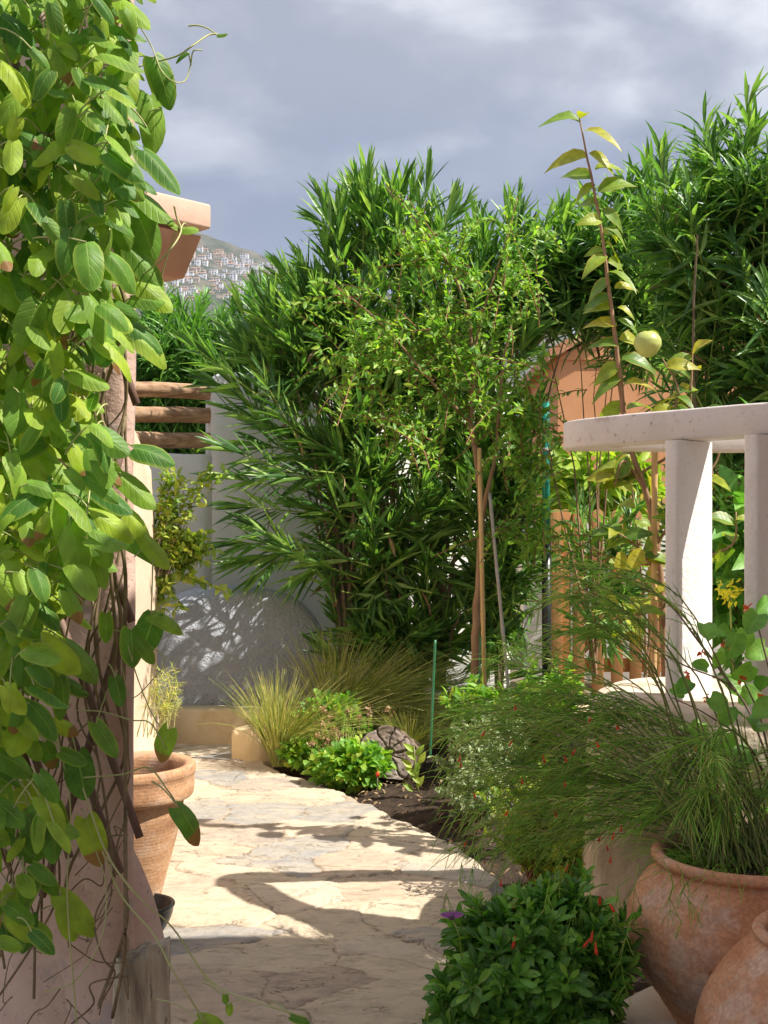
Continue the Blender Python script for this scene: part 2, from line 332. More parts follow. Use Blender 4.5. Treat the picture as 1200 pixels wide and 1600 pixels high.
M['shaded_white'] = solid_mat('shade_grey_plaster', [(.38, .40, .45), (.47, .49, .54)], 3, .9, .65, 26, bdist=.012, bbig=5, ridge=1)  # blue-grey of sky-lit shade put into the white plaster's colour
M['white_rail'] = solid_mat('painted_concrete', [(.66, .60, .55), (.76, .70, .65), (.70, .66, .66)], 4, .6, .5, 55, spots=[(38, .62, (.40, .29, .22)), (9, .60, (.56, .46, .40))], bdist=.003, spec=.4)
M['white_bal'] = solid_mat('rough_white_paint', [(.76, .70, .66), (.84, .80, .77)], 5, .8, .8, 30, spots=[(60, .64, (.55, .45, .38))], bdist=.008)
M['pink'] = solid_mat('pink_plaster', [(.46, .30, .23), (.60, .42, .34), (.66, .49, .40)], 5, .9, .9, 40, spots=[(55, .62, (.32, .21, .17)), (8, .58, (.46, .36, .32))], bdist=.006, bbig=5)
M['peach'] = solid_mat('peach_plaster', [(.70, .52, .38), (.78, .60, .45)], 4, .9, .6, 30, spots=[(60, .63, (.46, .30, .22))], bdist=.006, bbig=4)
M['peach2'] = solid_mat('peach_roof_paint', [(.58, .38, .28), (.66, .45, .34)], 5, .8, .5, 40, bdist=.004, bbig=3)
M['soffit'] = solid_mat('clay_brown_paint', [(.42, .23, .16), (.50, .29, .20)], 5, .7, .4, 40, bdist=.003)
M['cream'] = solid_mat('cream_plaster', [(.52, .40, .22), (.64, .51, .31), (.70, .58, .38)], 5, .9, .6, 40, spots=[(12, .66, (.40, .32, .2))], bdist=.005)
M['stonew'] = solid_mat('rubble_stone', [(.30, .22, .15), (.48, .38, .27), (.60, .50, .38)], 7, .9, 1.0, 18, spots=[(11, .6, (.24, .18, .13))], bdist=.02)
M['orange'] = solid_mat('orange_plaster', [(.66, .30, .14), (.74, .37, .19)], 2, .9, .3, 30)
M['rooftile'] = solid_mat('clay_roof_tile', [(.42, .17, .09), (.60, .30, .17), (.66, .38, .25)], 6, .85, .8, 20, stretch=(1, 1, 1))
M['teal'] = solid_mat('teal_painted_metal', [(.01, .26, .19), (.03, .36, .28)], 12, .3, spec=.5)
M['black'] = solid_mat('black_plastic', [(.012, .012, .013), (.03, .03, .03)], 12, .35, spec=.5)
M['gstake'] = solid_mat('green_plastic_cane', [(.03, .16, .07), (.05, .22, .1)], 12, .4, spec=.5)
M['soil'] = solid_mat('dark_soil', [(.022, .014, .009), (.05, .033, .022), (.085, .055, .036)], 14, .95, 1.0, 50, bdist=.02)
M['ground'] = solid_mat('dry_earth', [(.16, .12, .08), (.24, .19, .13)], 1.5, .95, .6, 12, bdist=.02)
M['clayL'] = clay_mat('pale_terracotta', (.34, .17, .09), (.58, .33, .18), (.70, .46, .29), 80, .10)
M['clayR'] = clay_mat('red_terracotta', (.44, .19, .095), (.60, .30, .165), (.66, .37, .225), 26, .30)
M['fruit'] = solid_mat('pale_green_fruit', [(.42, .48, .13), (.58, .58, .16)], 8, .4, spec=.5)
M['logend'] = solid_mat('weathered_end_grain', [(.10, .075, .06), (.30, .235, .20), (.48, .40, .36)], 9, .9, 1.0, 30, bdist=.01, detail=9)
M['stump'] = solid_mat('weathered_stone', [(.10, .075, .05), (.34, .27, .19), (.50, .42, .31), (.74, .66, .52)], 7, .95, 1.0, 20, stretch=(3, 3, .6), spots=[(14, .60, (.08, .06, .045)), (5, .56, (.70, .63, .5))], bdist=.012)
M['pale_stone'] = solid_mat('pale_stone', [(.60, .54, .46), (.72, .67, .60)], 9, .9, .6, 40)
M['scrub'] = solid_mat('hill_scrub', [(.035, .05, .04), (.08, .085, .065), (.17, .155, .13)], .03, .95, detail=10, spots=[(.05, .50, (.03, .045, .03)), (.012, .55, (.14, .12, .09))])
M['hw'] = solid_mat('far_white_wall', [(.62, .62, .66), (.78, .76, .76)], .05, .9)
M['hb'] = solid_mat('far_tan_wall', [(.50, .40, .33), (.62, .50, .42)], .05, .9)
M['hroof'] = solid_mat('far_roof', [(.36, .20, .14), (.42, .26, .18)], .05, .9)
M['hwin'] = solid_mat('far_window', [(.07, .08, .10), (.1, .11, .13)], .05, .4)

# ---------------------------------------------------------------- the setting
def grid(name, x0, x1, y0, y1, nx, ny, zf, mat, rndf=None, keep=None):
    X, Y = np.meshgrid(np.linspace(x0, x1, nx), np.linspace(y0, y1, ny)); Z = zf(X, Y)
    i = (np.arange(ny-1)[:, None]*nx+np.arange(nx-1)[None]); q = np.stack([i, i+1, i+nx+1, i+nx], -1).reshape(-1, 4)
    if keep is not None: q = q[keep(X, Y).ravel()[q].any(1)]
    mb = MB(); mb.add(np.stack([X, Y, Z], -1), q, uv=np.stack([X, Y], -1), rnd=(rndf(X, Y) if rndf else np.full((nx*ny, 3), .5)))
    o = mb.build(name, mat); o['kind'] = 'structure'; return o
grid('ground', -3000, 3000, -90, 4780, 60, 90, lambda X, Y: np.full_like(X, -.06), M['ground'])
# path outline
PE = [(-.30, -3.0), (.95, -3.0), (.85, 1.5), (.50, 2.8), (.22, 3.6), (.34, 4.45), (.43, 4.8), (.475, 5.12), (.435, 5.48), (.31, 5.79), (.16, 6.07), (-.12, 6.66), (-.30, 7.0), (-.49, 7.3),
      (-.70, 7.62), (-.78, 8.0), (-.78, 8.52), (-3.2, 8.62), (-3.2, -3.0)]
def sdpoly(X, Y, poly):
    p = np.array(poly); best = np.full(X.shape, 1e9); ins = np.zeros(X.shape, bool)
    for i in range(len(p)):
        a, b = p[i], p[(i+1) % len(p)]; e = b-a; t = np.clip(((X-a[0])*e[0]+(Y-a[1])*e[1])/(e@e), 0, 1)
        best = np.minimum(best, np.hypot(X-a[0]-t*e[0], Y-a[1]-t*e[1]))
        if a[1] != b[1]:
            c = ((a[1] > Y) != (b[1] > Y)) & (X < (b[0]-a[0])*(Y-a[1])/(b[1]-a[1])+a[0]); ins ^= c
    return np.where(ins, best, -best)
seeds = []
for gy in np.arange(-3.2, 9, .34):
    for gx in np.arange(-3.4, 1.4, .38):
        seeds.append((gx+RS.uniform(-.17, .17), gy+RS.uniform(-.16, .16)))
seeds = np.array(seeds); srnd = RS.rand(len(seeds), 3)
stilt = RS.normal(0, .012, (len(seeds), 2))
def path_fields(X, Y):
    Xw = X+(fbm(X*3.1, Y*3.1, 3, 5)-.45)*.26+(fbm(X*14, Y*14, 4, 9)-.45)*.07; Yw = Y+(fbm(X*3.1+50, Y*3.1, 3, 6)-.45)*.26+(fbm(X*14+9, Y*14, 4, 8)-.45)*.07
    f1 = np.full(X.shape, 9.); f2 = f1.copy(); idx = np.zeros(X.shape, int)
    for k, (sx, sy) in enumerate(seeds):
        d = np.hypot((Xw-sx)*.85, Yw-sy); c = d < f1; f2 = np.where(c, f1, np.minimum(f2, d)); idx = np.where(c, k, idx); f1 = np.where(c, d, f1)
    return f2-f1, idx
PX0, PX1, PY0, PY1, PNX, PNY = -2.2, 1.1, 2.0, 8.65, 540, 960
def pz(X, Y):
    e, idx = path_fields(X, Y); pz.e = e; pz.idx = idx
    sd = sdpoly(X, Y, PE)+(fbm(X*7, Y*7, 3, 21)-.5)*.09; pz.sd = sd
    st = np.clip(e/.028, 0, 1)*np.clip((fbm(X*2.3, Y*2.3, 3, 90)-.30)*5, .25, 1)+1-np.clip((fbm(X*2.3, Y*2.3, 3, 90)-.30)*5, .25, 1); st = st*st*(3-2*st)
    n = fbm(X*9, Y*9, 4, 3); cleft = np.floor(fbm(X*2.2, Y*5, 5, 31)*13)/13
    z = .022+st*.007*(.4+srnd[idx, 1])+(n-.5)*.010+(cleft-.5)*.026+(stilt[idx, 0]*(X-seeds[idx, 0])+stilt[idx, 1]*(Y-seeds[idx, 1]))*st
    fall = np.clip((.02-sd)/.06, 0, 1); return z-fall*.07
def prnd(X, Y):
    return np.stack([srnd[pz.idx, 0], np.clip(pz.e/.014, 0, 1), fbm(X*2, Y*2, 4, 77)], -1)
def path_mat():
    m, nt, o = new_mat('flagstone'); L = nt.links
    at = N(nt, 'ShaderNodeAttribute', attribute_name='rnd'); sp = N(nt, 'ShaderNodeSeparateColor'); L.new(at.outputs['Color'], sp.inputs[0])
    c = ramp(nt, sp.outputs[0], [(0, (.58, .48, .35)), (.22, (.62, .52, .38)), (.3, (.50, .38, .28)), (.5, (.62, .53, .41)), (.62, (.44, .33, .25)), (.76, (.36, .34, .315)), (.9, (.29, .29, .29)), (1, (.58, .48, .36))], 'LINEAR')
    tc = N(nt, 'ShaderNodeTexCoord')
    mp = N(nt, 'ShaderNodeMapping'); mp.inputs['Scale'].default_value = (1, 2.0, 1); mp.inputs['Rotation'].default_value = (0, 0, .3); L.new(tc.outputs['Object'], mp.inputs[0])
    n1 = N(nt, 'ShaderNodeTexNoise', inp={'Scale': 3.2, 'Detail': 10.0, 'Roughness': .66, 'Distortion': .8}); L.new(mp.outputs[0], n1.inputs['Vector'])
    c = mixc(nt, ramp(nt, n1.outputs['Fac'], [(.40, 0.0), (.66, .6)]), c, (.62, .51, .365))
    n2 = N(nt, 'ShaderNodeTexNoise', inp={'Scale': 9.0, 'Detail': 10.0, 'Roughness': .72, 'Distortion': .5}); L.new(mp.outputs[0], n2.inputs['Vector'])
    c = mixc(nt, 1.0, c, ramp(nt, n2.outputs['Fac'], [(.28, .66), (.5, 1.0), (.75, 1.16)]), 'MULTIPLY')
    c = mixc(nt, ramp(nt, n2.outputs['Fac'], [(.60, 0.0), (.70, .35)]), c, (.47, .30, .19))
    nk = N(nt, 'ShaderNodeTexNoise', inp={'Scale': 2.6, 'Detail': 7.0, 'Roughness': .6, 'Distortion': 1.2}); L.new(mp.outputs[0], nk.inputs['Vector'])
    ck = ramp(nt, math_n(nt, 'ABSOLUTE', math_n(nt, 'SUBTRACT', nk.outputs['Fac'], .5)), [(.0, 1.0), (.007, 0.0)])
    ck = math_n(nt, 'MULTIPLY', ck, ramp(nt, n1.outputs['Fac'], [(.48, 0.0), (.56, .8)]))
    c = mixc(nt, ck, c, (.13, .09, .06))
    jf = math_n(nt, 'SUBTRACT', 1.0, sp.outputs[1], clamp=True)
    jf = math_n(nt, 'MULTIPLY', jf, ramp(nt, n1.outputs['Fac'], [(.28, .1), (.46, .95)]))
    c = mixc(nt, jf, c, mixc(nt, ramp(nt, n2.outputs['Fac'], [(.45, 0.0), (.55, 1.0)]), (.16, .11, .07), (.50, .38, .26)))
    n3 = N(nt, 'ShaderNodeTexNoise', inp={'Scale': 55.0, 'Detail': 6.0, 'Roughness': .7}); L.new(tc.outputs['Object'], n3.inputs['Vector'])
    h = math_n(nt, 'ADD', math_n(nt, 'ADD', math_n(nt, 'MULTIPLY', n2.outputs['Fac'], 2.6), n3.outputs['Fac']), math_n(nt, 'MULTIPLY', ck, -1.2))
    bp = N(nt, 'ShaderNodeBump', inp={'Strength': .7, 'Distance': .008}); L.new(h, bp.inputs['Height'])
    pr = N(nt, 'ShaderNodeBsdfPrincipled', inp={'Roughness': .8, 'Specular IOR Level': .3}); L.new(c, pr.inputs['Base Color']); L.new(bp.outputs[0], pr.inputs['Normal'])
    L.new(pr.outputs[0], o.inputs['Surface']); return m
M['path'] = path_mat()
grid('path', PX0, PX1, PY0, PY1, PNX, PNY, pz, M['path'], prnd, keep=lambda X, Y: pz.sd > -.05)
grid('near_path', -3.0, 1.1, -3.0, 2.0, 200, 240, pz, M['path'], prnd, keep=lambda X, Y: pz.sd > -.05)
grid('garden_soil', -1.0, 4.2, 2.4, 9.9, 230, 330, lambda X, Y: -.02+(fbm(X*5, Y*5, 4, 41)-.5)*.07+.10*np.clip((sdpoly(X, Y, PE)*-1-.1)/.8, 0, 1), M['soil'])
mb = MB(); n = 1500
p = np.stack([RS.uniform(-.5, 1.6, n), RS.uniform(3.4, 8.3, n), np.zeros(n)], -1); sd = sdpoly(p[:, 0], p[:, 1], PE); p = p[sd < .0]; p = p[sdpoly(p[:, 0], p[:, 1], PE) > -1.2]
p[:, 2] = .015+(fbm(p[:, 0]*5, p[:, 1]*5, 4, 41)-.5)*.07+.10*np.clip((sdpoly(p[:, 0], p[:, 1], PE)*-1-.1)/.8, 0, 1)-.01
d = rvec(len(p)); d[:, 2] *= .3; nn = rvec(len(p))*.5+A(0, 0, 1)
leaves(mb, p, d, nn, RS.uniform(.015, .05, len(p)), RS.uniform(.008, .025, len(p)), 'oval', bend=.5)
tag(mb.build('mulch', M['dead']), kind='stuff', label='dry leaf litter and bark chips on dark soil', cat='mulch')
# hill with its town
HILLX = np.array([-3000, -800, -480, -310, -205, 0, 350, 1200, 3000.]); HILLZ = np.array([900, 640, 590, 535, 497, 430, 350, 240, 120.])
def hillz(X, Y):
    h = np.interp(X*2200/np.maximum(Y, 2000)*1.0, HILLX, HILLZ); t = np.clip((Y-700)/1500, 0, 1)
    t = np.where(Y > 2200, 1-np.clip((Y-2200)/2500, 0, 1)*.9, t)
    return h*t**1.0+(fbm(X/110+40, Y/110+9, 5, 55)-.5)*46*t+(fbm(X/30+40, Y/30+9, 3, 56)-.5)*14*t-.2
grid('hills', -2600, 2600, 690, 4700, 300, 240, hillz, M['scrub'])
k = 0; taken = []
for _ in range(1500):
    px = random.uniform(205, 450); py = random.uniform(388+max(0, (px-330))*.32, 470)
    if py < 368+(px-320)*.33+14: continue
    if any(abs(px-a) < 5.5 and abs(py-b) < 4.2 for a, b in taken) or (px*.13+py*.21) % 5 < 1.1: continue
    hit = None
    for dd in np.arange(760, 2250, 12):
        q = P(px, py, dd)
        if hillz(np.array([q.x]), np.array([dd]))[0] > q.z: hit = q; break
    if hit is None: continue
    taken.append((px, py)); k += 1
    sc = hit.y/2000
    w, dp, h = random.uniform(5, 15)*sc, random.uniform(7, 12)*sc, random.uniform(4, 13)*sc
    m = MB(); z0 = hit.z-3; m.box((hit.x, hit.y, z0+h/2), (w, dp, h)); rf = random.random()
    if rf < .45:
        zt = z0+h; v = [(-w/2-.4, -dp/2-.4, zt), (w/2+.4, -dp/2-.4, zt), (w/2+.4, dp/2+.4, zt), (-w/2-.4, dp/2+.4, zt), (-w/2, 0, zt+2.2*sc), (w/2, 0, zt+2.2*sc)]
        m.add([(a+hit.x, b+hit.y, c) for a, b, c in v], [(0, 1, 5, 4), (2, 3, 4, 5)], [(0, 4, 3), (1, 2, 5)], mi=1)
    else: m.box((hit.x, hit.y, z0+h+.3), (w+.5, dp+.5, .6), mi=0)
    nwx = max(2, int(w/4/sc)); nfl = max(2, int(h/3.2/sc))
    for a in range(nwx):
        for b in range(nfl):
            if random.random() < .8: m.box((hit.x-w/2+(a+.5)*w/nwx, hit.y-dp/2-.05, z0+(b+.6)*h/nfl), (1.7*sc, .3, 1.7*sc), mi=2)
    o = m.build('town_house', [M['hw'] if random.random() < .72 else M['hb'], M['hroof'], M['hwin']], smooth=False, loc=(hit.x, hit.y, z0))
    tag(o, 'tiny distant white or tan house among the town on the hillside', 'house', 'far houses of the hillside town')
    if k >= 230: break

# ---------------------------------------------------------------- walls and buildings
def extrude_profile(mb, pts, ax, depth, mi=0):
    """pts: list of 3D points of a planar polygon (convex or star about its centre); extruded by vector ax*depth"""
    p = np.array([list(q) for q in pts], float); n = len(p); o = p+np.array(ax)*depth
    v = np.concatenate([p, o, p.mean(0)[None], o.mean(0)[None]])
    q = [(i, (i+1) % n, n+(i+1) % n, n+i) for i in range(n)]; t = [((i+1) % n, i, 2*n) for i in range(n)]+[(n+i, n+(i+1) % n, 2*n+1) for i in range(n)]
    mb.add(v, q, t, mi=mi)
def flip_fix(o):
    bm = bmesh.new(); bm.from_mesh(o.data); bmesh.ops.recalc_face_normals(bm, faces=bm.faces); bm.to_mesh(o.data); bm.free(); return o
WN = Vector((.34, -.94, 0)).normalized(); WT = Vector((-WN.y, WN.x, 0))      # garden wall normal and tangent
W0 = P(332, 830, 9.25); W0.z = 0
def onwall(s, z, off=0): return W0+WT*s+WN*off+Vector((0, 0, z))
g = empty('garden_wall', onwall(.8, 0), 'tall white plastered garden wall with a stepped top behind the oleander', 'wall')
mb = MB(); pr = [onwall(-.0, 0), onwall(0, 2.62), onwall(.02, 2.685), onwall(.07, 2.715)]+[onwall(s, 2.715+.008*math.sin(s*5)) for s in np.arange(.4, 5.0, .4)]+[onwall(5, 2.7), onwall(5, 0)]
# build as fan of columns for a clean wall
def wallcols(mb, prof, thick, off=0):
    n = len(prof); V = []; q = []
    for s, z in prof:
        for o_ in (off, off-thick):
            V.append(onwall(s, -.1, o_)); V.append(onwall(s, z-.025, o_)); V.append(onwall(s, z, o_-.025*(1 if o_ == off else -1)))
    for i in range(n-1):
        a = i*6; b = a+6
        q += [(a, b, b+1, a+1), (a+1, b+1, b+2, a+2), (a+2, b+2, b+5, a+5), (a+5, b+5, b+4, a+4), (a+4, b+4, b+3, a+3)]
    for a in (0, (n-1)*6): q += [(a, a+1, a+4, a+3), (a+1, a+2, a+5, a+4)]
    mb.add([list(v) for v in V], q)
mb = MB(); wallcols(mb, [(.0, 2.60), (.005, 2.64), (.02, 2.68), (.06, 2.712)]+[(s, 2.715+.01*math.sin(s*5)) for s in np.arange(.3, 2.55, .1)], .26)
flip_fix(mb.build('tall_section', M['white'], g))
mb = MB(); wallcols(mb, [(-2.2, 2.09)]+[(s, 2.09+.006*math.sin(s*9)) for s in np.arange(-2.0, .0, .1)]+[(-.004, 2.09)], .24, -.01)
flip_fix(mb.build('low_section', M['white'], g))
g = empty('rail_fence', onwall(-.4, 2.1), 'three round weathered wooden rails set above the low white wall', 'fence')
for z, r in ((2.57, .058), (2.385, .060), (2.195, .060)):
    mb = MB(); tube(mb, [onwall(s, z+.004*math.sin(s*7+z*9), -.11) for s in np.linspace(-1.9, .03, 12)], r, 18, sm=2, wob=.0015); mb.build('rail', M['wood_rail'], g)
# half round buttress in front of the wall
def buttress():
    c = P(362, 830, 8.98); c.z = 0; n = 44; V = []; Q = []
    prof = []
    for i in range(n+1):
        a = math.pi*i/n; cx = math.cos(a); sx = math.sin(a)
        prof.append((.745*math.copysign(abs(cx)**.72, cx), 1.095*abs(sx)**.66))
    rings = [(0, .0, 1.0), (.0, .0, 1.0)]
    lay = [(-.16, 1.0), (.20, 1.0), (.235, .99), (.26, .965), (.275, .93), (.275, .5), (.275, .0)]   # offset along normal, scale
    for off, sc in lay:
        for x, z in prof:
            zz = z*sc if sc < .9 else z-(1-sc)*.9*(z > .02)
            V.append(c+WT*(x*(sc if sc < .9 else 1-(1-sc)*.9))+WN*off+Vector((0, 0, zz)))
    m = n+1
    for l in range(len(lay)-1):
        for i in range(n): Q.append((l*m+i, l*m+i+1, (l+1)*m+i+1, (l+1)*m+i))
    mb = MB(); mb.add([list(v) for v in V], Q); o = mb.build('buttress', M['shaded_white'], loc=c); flip_fix(o)
    tag(o, 'low half round white buttress with rough plaster below the garden wall', 'buttress')
buttress()
def curb(name, pts, h, t, mat, label, cat, r=.02):
    p = crom(np.array(pts, float), 6) if len(pts) > 2 else np.array(pts, float)
    T = nrm(np.gradient(p, axis=0)); Nn = np.stack([T[:, 1], -T[:, 0]], -1)
    prof = [(0, -.05), (0, h-r*1.2), (r*.35, h-r*.35), (r*1.2, h), (t-r*1.2, h), (t-r*.3, h-r*.3), (t, h-r*1.2), (t, -.05)]
    V = []; K = len(prof)
    for a, b in zip(p, Nn):
        for s, z in prof: V.append((a[0]-b[0]*s, a[1]-b[1]*s, z+.004*math.sin(a[0]*6+a[1]*4)))
    q = [(i*K+j, (i+1)*K+j, (i+1)*K+j+1, i*K+j+1) for i in range(len(p)-1) for j in range(K-1)]
    n0 = len(V)
    mb = MB(); mb.add(V, q)
    for e in (0, len(p)-1):
        v = np.array(V[e*K:(e+1)*K]); mb.add(np.concatenate([v, v.mean(0)[None]]), None, [(j, (j+1) % K, K) for j in range(K)])
    o = mb.build(name, mat, loc=(p[0][0], p[0][1], 0)); bm = bmesh.new(); bm.from_mesh(o.data); bmesh.ops.remove_doubles(bm, verts=bm.verts, dist=1e-5); bmesh.ops.recalc_face_normals(bm, faces=bm.faces); bm.to_mesh(o.data); bm.free()
    return tag(o, label, cat)
curb('kerb_wall', [(-3.0, 8.50), (-1.4, 8.44), (-1.0, 8.40), (-.2, 8.40), (.8, 8.46), (2.4, 8.6)], .265, .20, M['cream'], 'long low cream kerb wall running behind the grasses at the end of the path', 'kerb')
curb('kerb_end', [(-.985, 7.86), (-.85, 7.80), (-.70, 7.84), (-.40, 8.0), (-.05, 8.17)], .222, .20, M['cream'], 'short rounded cream kerb block jutting onto the path beside the blond grass', 'kerb', .035)
# left house: far wall, roof cap and beam
g = empty('house', (-1.8, 6.9, 0), 'peach plastered house whose flat roof corner shows behind the climbing vine', 'house')
mb = MB()
prof = [(3.4, 0), (3.4, 3.0), (5.6, 3.0), (6.7, 2.72), (6.95, 2.50), (7.45, 2.42), (7.85, 2.16), (8.02, 2.00), (8.13, 1.6), (8.2, 1.1), (8.17, .7), (8.26, .3), (8.30, 0)]
V = []; Q = []; NH = 14
ys = np.linspace(4.9, 8.30, 60)
def wtop(y): return np.interp(y, [p_[0] for p_ in prof[1:8]]+[8.3], [p_[1] for p_ in prof[1:8]]+[2.0])
def wend(z): return np.interp(z, [0, .3, .7, 1.1, 1.6, 2.0, 2.2, 3], [8.34, 8.28, 8.16, 8.20, 8.13, 8.05, 7.85, 7.8])
for i, t in enumerate(np.linspace(0, 1, 60)):
    for j, u in enumerate(np.linspace(0, 1, 40)):
        ye = 8.3; y = 4.9+(ye-4.9)*t; z = wtop(y)*u; y = 4.9+(wend(z)-4.9)*t
        x = -1.50-.02*math.sin(z*3+y)+.05*max(0, .3-z)/.3+(fbm(np.array([y*1.7]), np.array([z*1.7]), 3, 3)[0]-.5)*.05-.10*max(0, t-.97)/.03-.06*max(0, u-.96)/.04-.10*(5.9-min(y, 5.9))
        V.append((x, y, z))
Q = [(i*40+j, (i+1)*40+j, (i+1)*40+j+1, i*40+j+1) for i in range(59) for j in range(39)]
n0 = len(V); V += [(-1.95, v[1], v[2]) for v in V]
Q += [(n0+a, n0+d_, n0+c_, n0+b) for a, b, c_, d_ in Q]
Q += [(i*40+39, (i+1)*40+39, n0+(i+1)*40+39, n0+i*40+39) for i in range(59)]+[(59*40+j, 59*40+j+1, n0+59*40+j+1, n0+59*40+j) for j in range(39)]
mb.add(V, Q); mb.build('wall', M['peach'], g)
mb = MB(); mb.box((-2.6, 5.9, 1.4), (1.2, 1.9, 2.8)); mb.build('back_wall', M['peach'], g, smooth=False)
def slab(pts, z0, z1): return [Vector((x, y, z)) for z in (z0, z1) for x, y in pts]
def prism(mb, pts, z0, z1):
    n = len(pts); v = [(x, y, z0) for x, y in pts]+[(x, y, z1) for x, y in pts]; mb.add(v, [(i, (i+1) % n, n+(i+1) % n, n+i) for i in range(n)]+[(3, 2, 1, 0), (4, 5, 6, 7)])
mb = MB(); prism(mb, [(-2.3, 4.97), (-.905, 6.38), (-1.9, 7.35), (-3.3, 5.97)], 3.085, 3.215)
cp = mb.build('roof_cap', M['peach2'], g, bevel=.014)
def beam():
    mb = MB(); t = [(-2.30, 5.06), (-.955, 6.42), (-1.9, 7.28), (-3.25, 5.97)]; b = [(-2.42, 5.20), (-1.075, 6.56), (-1.9, 7.2), (-3.25, 5.99)]
    v = [(x, y, 2.86) for x, y in b]+[(x, y, 3.06) for x, y in t]; mb.add(v, [(i, (i+1) % 4, 4+(i+1) % 4, 4+i) for i in range(4)]+[(3, 2, 1, 0), (4, 5, 6, 7)])
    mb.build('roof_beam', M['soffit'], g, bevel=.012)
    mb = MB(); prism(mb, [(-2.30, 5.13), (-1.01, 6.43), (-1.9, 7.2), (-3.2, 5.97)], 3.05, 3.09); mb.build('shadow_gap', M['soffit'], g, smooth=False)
beam()
# pink pillar, footing and weathered stump
def pillar():
    g = empty('pillar', (-1.0, 2.75, 0), 'thick pink plastered pillar under the climbing vine at the left edge', 'pillar')
    V = []; n = 60; ring = [(-1.9, 3.6), (-1.9, 3.14), (-1.4, 2.93), (-1.1, 2.81), (-.9, 2.73), (-.72, 2.66), (-.60, 2.615), (-.565, 2.61), (-.545, 2.63), (-.545, 2.66), (-.58, 2.72), (-.68, 2.95), (-.8, 3.6)]
    K = len(ring); zs = np.linspace(-.1, 3.9, n)
    for z in zs:
        for x, y in ring:
            e = (fbm(np.array([x*3+z*.7]), np.array([z*2.2]), 3, 12)[0]-.5)*.03; fl = .10*max(0, .5-z)
            V.append((x+e*.6+fl, y+e-fl*.3, z))
    Q = [(i*K+j, i*K+j+1, (i+1)*K+j+1, (i+1)*K+j) for i in range(n-1) for j in range(K-1)]
    mb = MB(); mb.add(V, Q); flip_fix(mb.build('shaft', M['pink'], g))
    mb = MB(); V = []; n = 20; m = 20
    for i in range(n+1):
        z = i/n*.83
        r = .155*(1-.55*max(0, (z-.45)/.38)**2)
        for j in range(m): a = j/m*2*math.pi; V.append((-.70+math.cos(a)*r*1.35, 2.78+math.sin(a)*r*.8, z))
    V.append((-.70, 2.78, .84))
    mb.add(V, [(i*m+j, i*m+(j+1) % m, (i+1)*m+(j+1) % m, (i+1)*m+j) for i in range(n) for j in range(m)], [(n*m+j, n*m+(j+1) % m, len(V)-1) for j in range(m)])
    mb.build('footing', M['pink'], g)
pillar()
def stump_post():
    V = []; n = 60; m = 64; cx, cy = P(214, 1500, 2.42).x, 2.45
    for i in range(n+1):
        z = i/n*.655
        for j in range(m):
            a = j/m*2*math.pi; r = .062*(1+.10*math.sin(a*3+1)+.07*math.sin(a*7+z*6)+.16*(fbm(np.array([a*3.5]), np.array([z*9]), 4, 15)[0]-.5))*(1.15-.15*i/n)
            V.append((cx+math.cos(a)*r*.88, cy+math.sin(a)*r, z+(.02*math.sin(a+2) if i == n else 0)+(.008*math.sin(a*5) if i > n-2 else 0)))
    V.append((cx, cy, .66))
    mb = MB(); mb.add(V, [(i*m+j, i*m+(j+1) % m, (i+1)*m+(j+1) % m, (i+1)*m+j) for i in range(n) for j in range(m)], [(n*m+j, n*m+(j+1) % m, len(V)-1) for j in range(m)])
    tag(mb.build('stone_post', M['stump'], loc=(cx, cy, 0)), 'short weathered grey stone post with a jagged top at the foot of the pink pillar', 'post')
stump_post()
# balustrade: drum, ring rail, balusters
BC = Vector((1.30, 4.43, 0))
g = empty('balustrade', BC, 'curved white balustrade with flat pillars on a rounded stone base', 'balustrade')
def ring_solid(R0, R1, z0, z1, a0, a1, n, r):
    prof = [(R0, z0+r), (R0, z1-r), (R0+r*.3, z1-r*.3), (R0+r, z1), (R1-r, z1), (R1-r*.3, z1-r*.3), (R1, z1-r), (R1, z0+r), (R1-r*.3, z0+r*.3), (R1-r, z0), (R0+r, z0), (R0+r*.3, z0+r*.3)]
    K = len(prof); V = []; A_ = np.linspace(a0, a1, n)
    for a in A_:
        for R, z in prof: V.append((BC.x+math.cos(a)*R, BC.y+math.sin(a)*R, z+.002*math.sin(a*9)))
    Q = [(i*K+j, (i+1)*K+j, (i+1)*K+(j+1) % K, i*K+(j+1) % K) for i in range(n-1) for j in range(K)]
    mb = MB(); mb.add(V, Q)
    for e in (0, n-1):
        v = np.array(V[e*K:(e+1)*K]); mb.add(np.concatenate([v, v.mean(0)[None]]), None, [(j, (j+1) % K, K) for j in range(K)])
    return mb
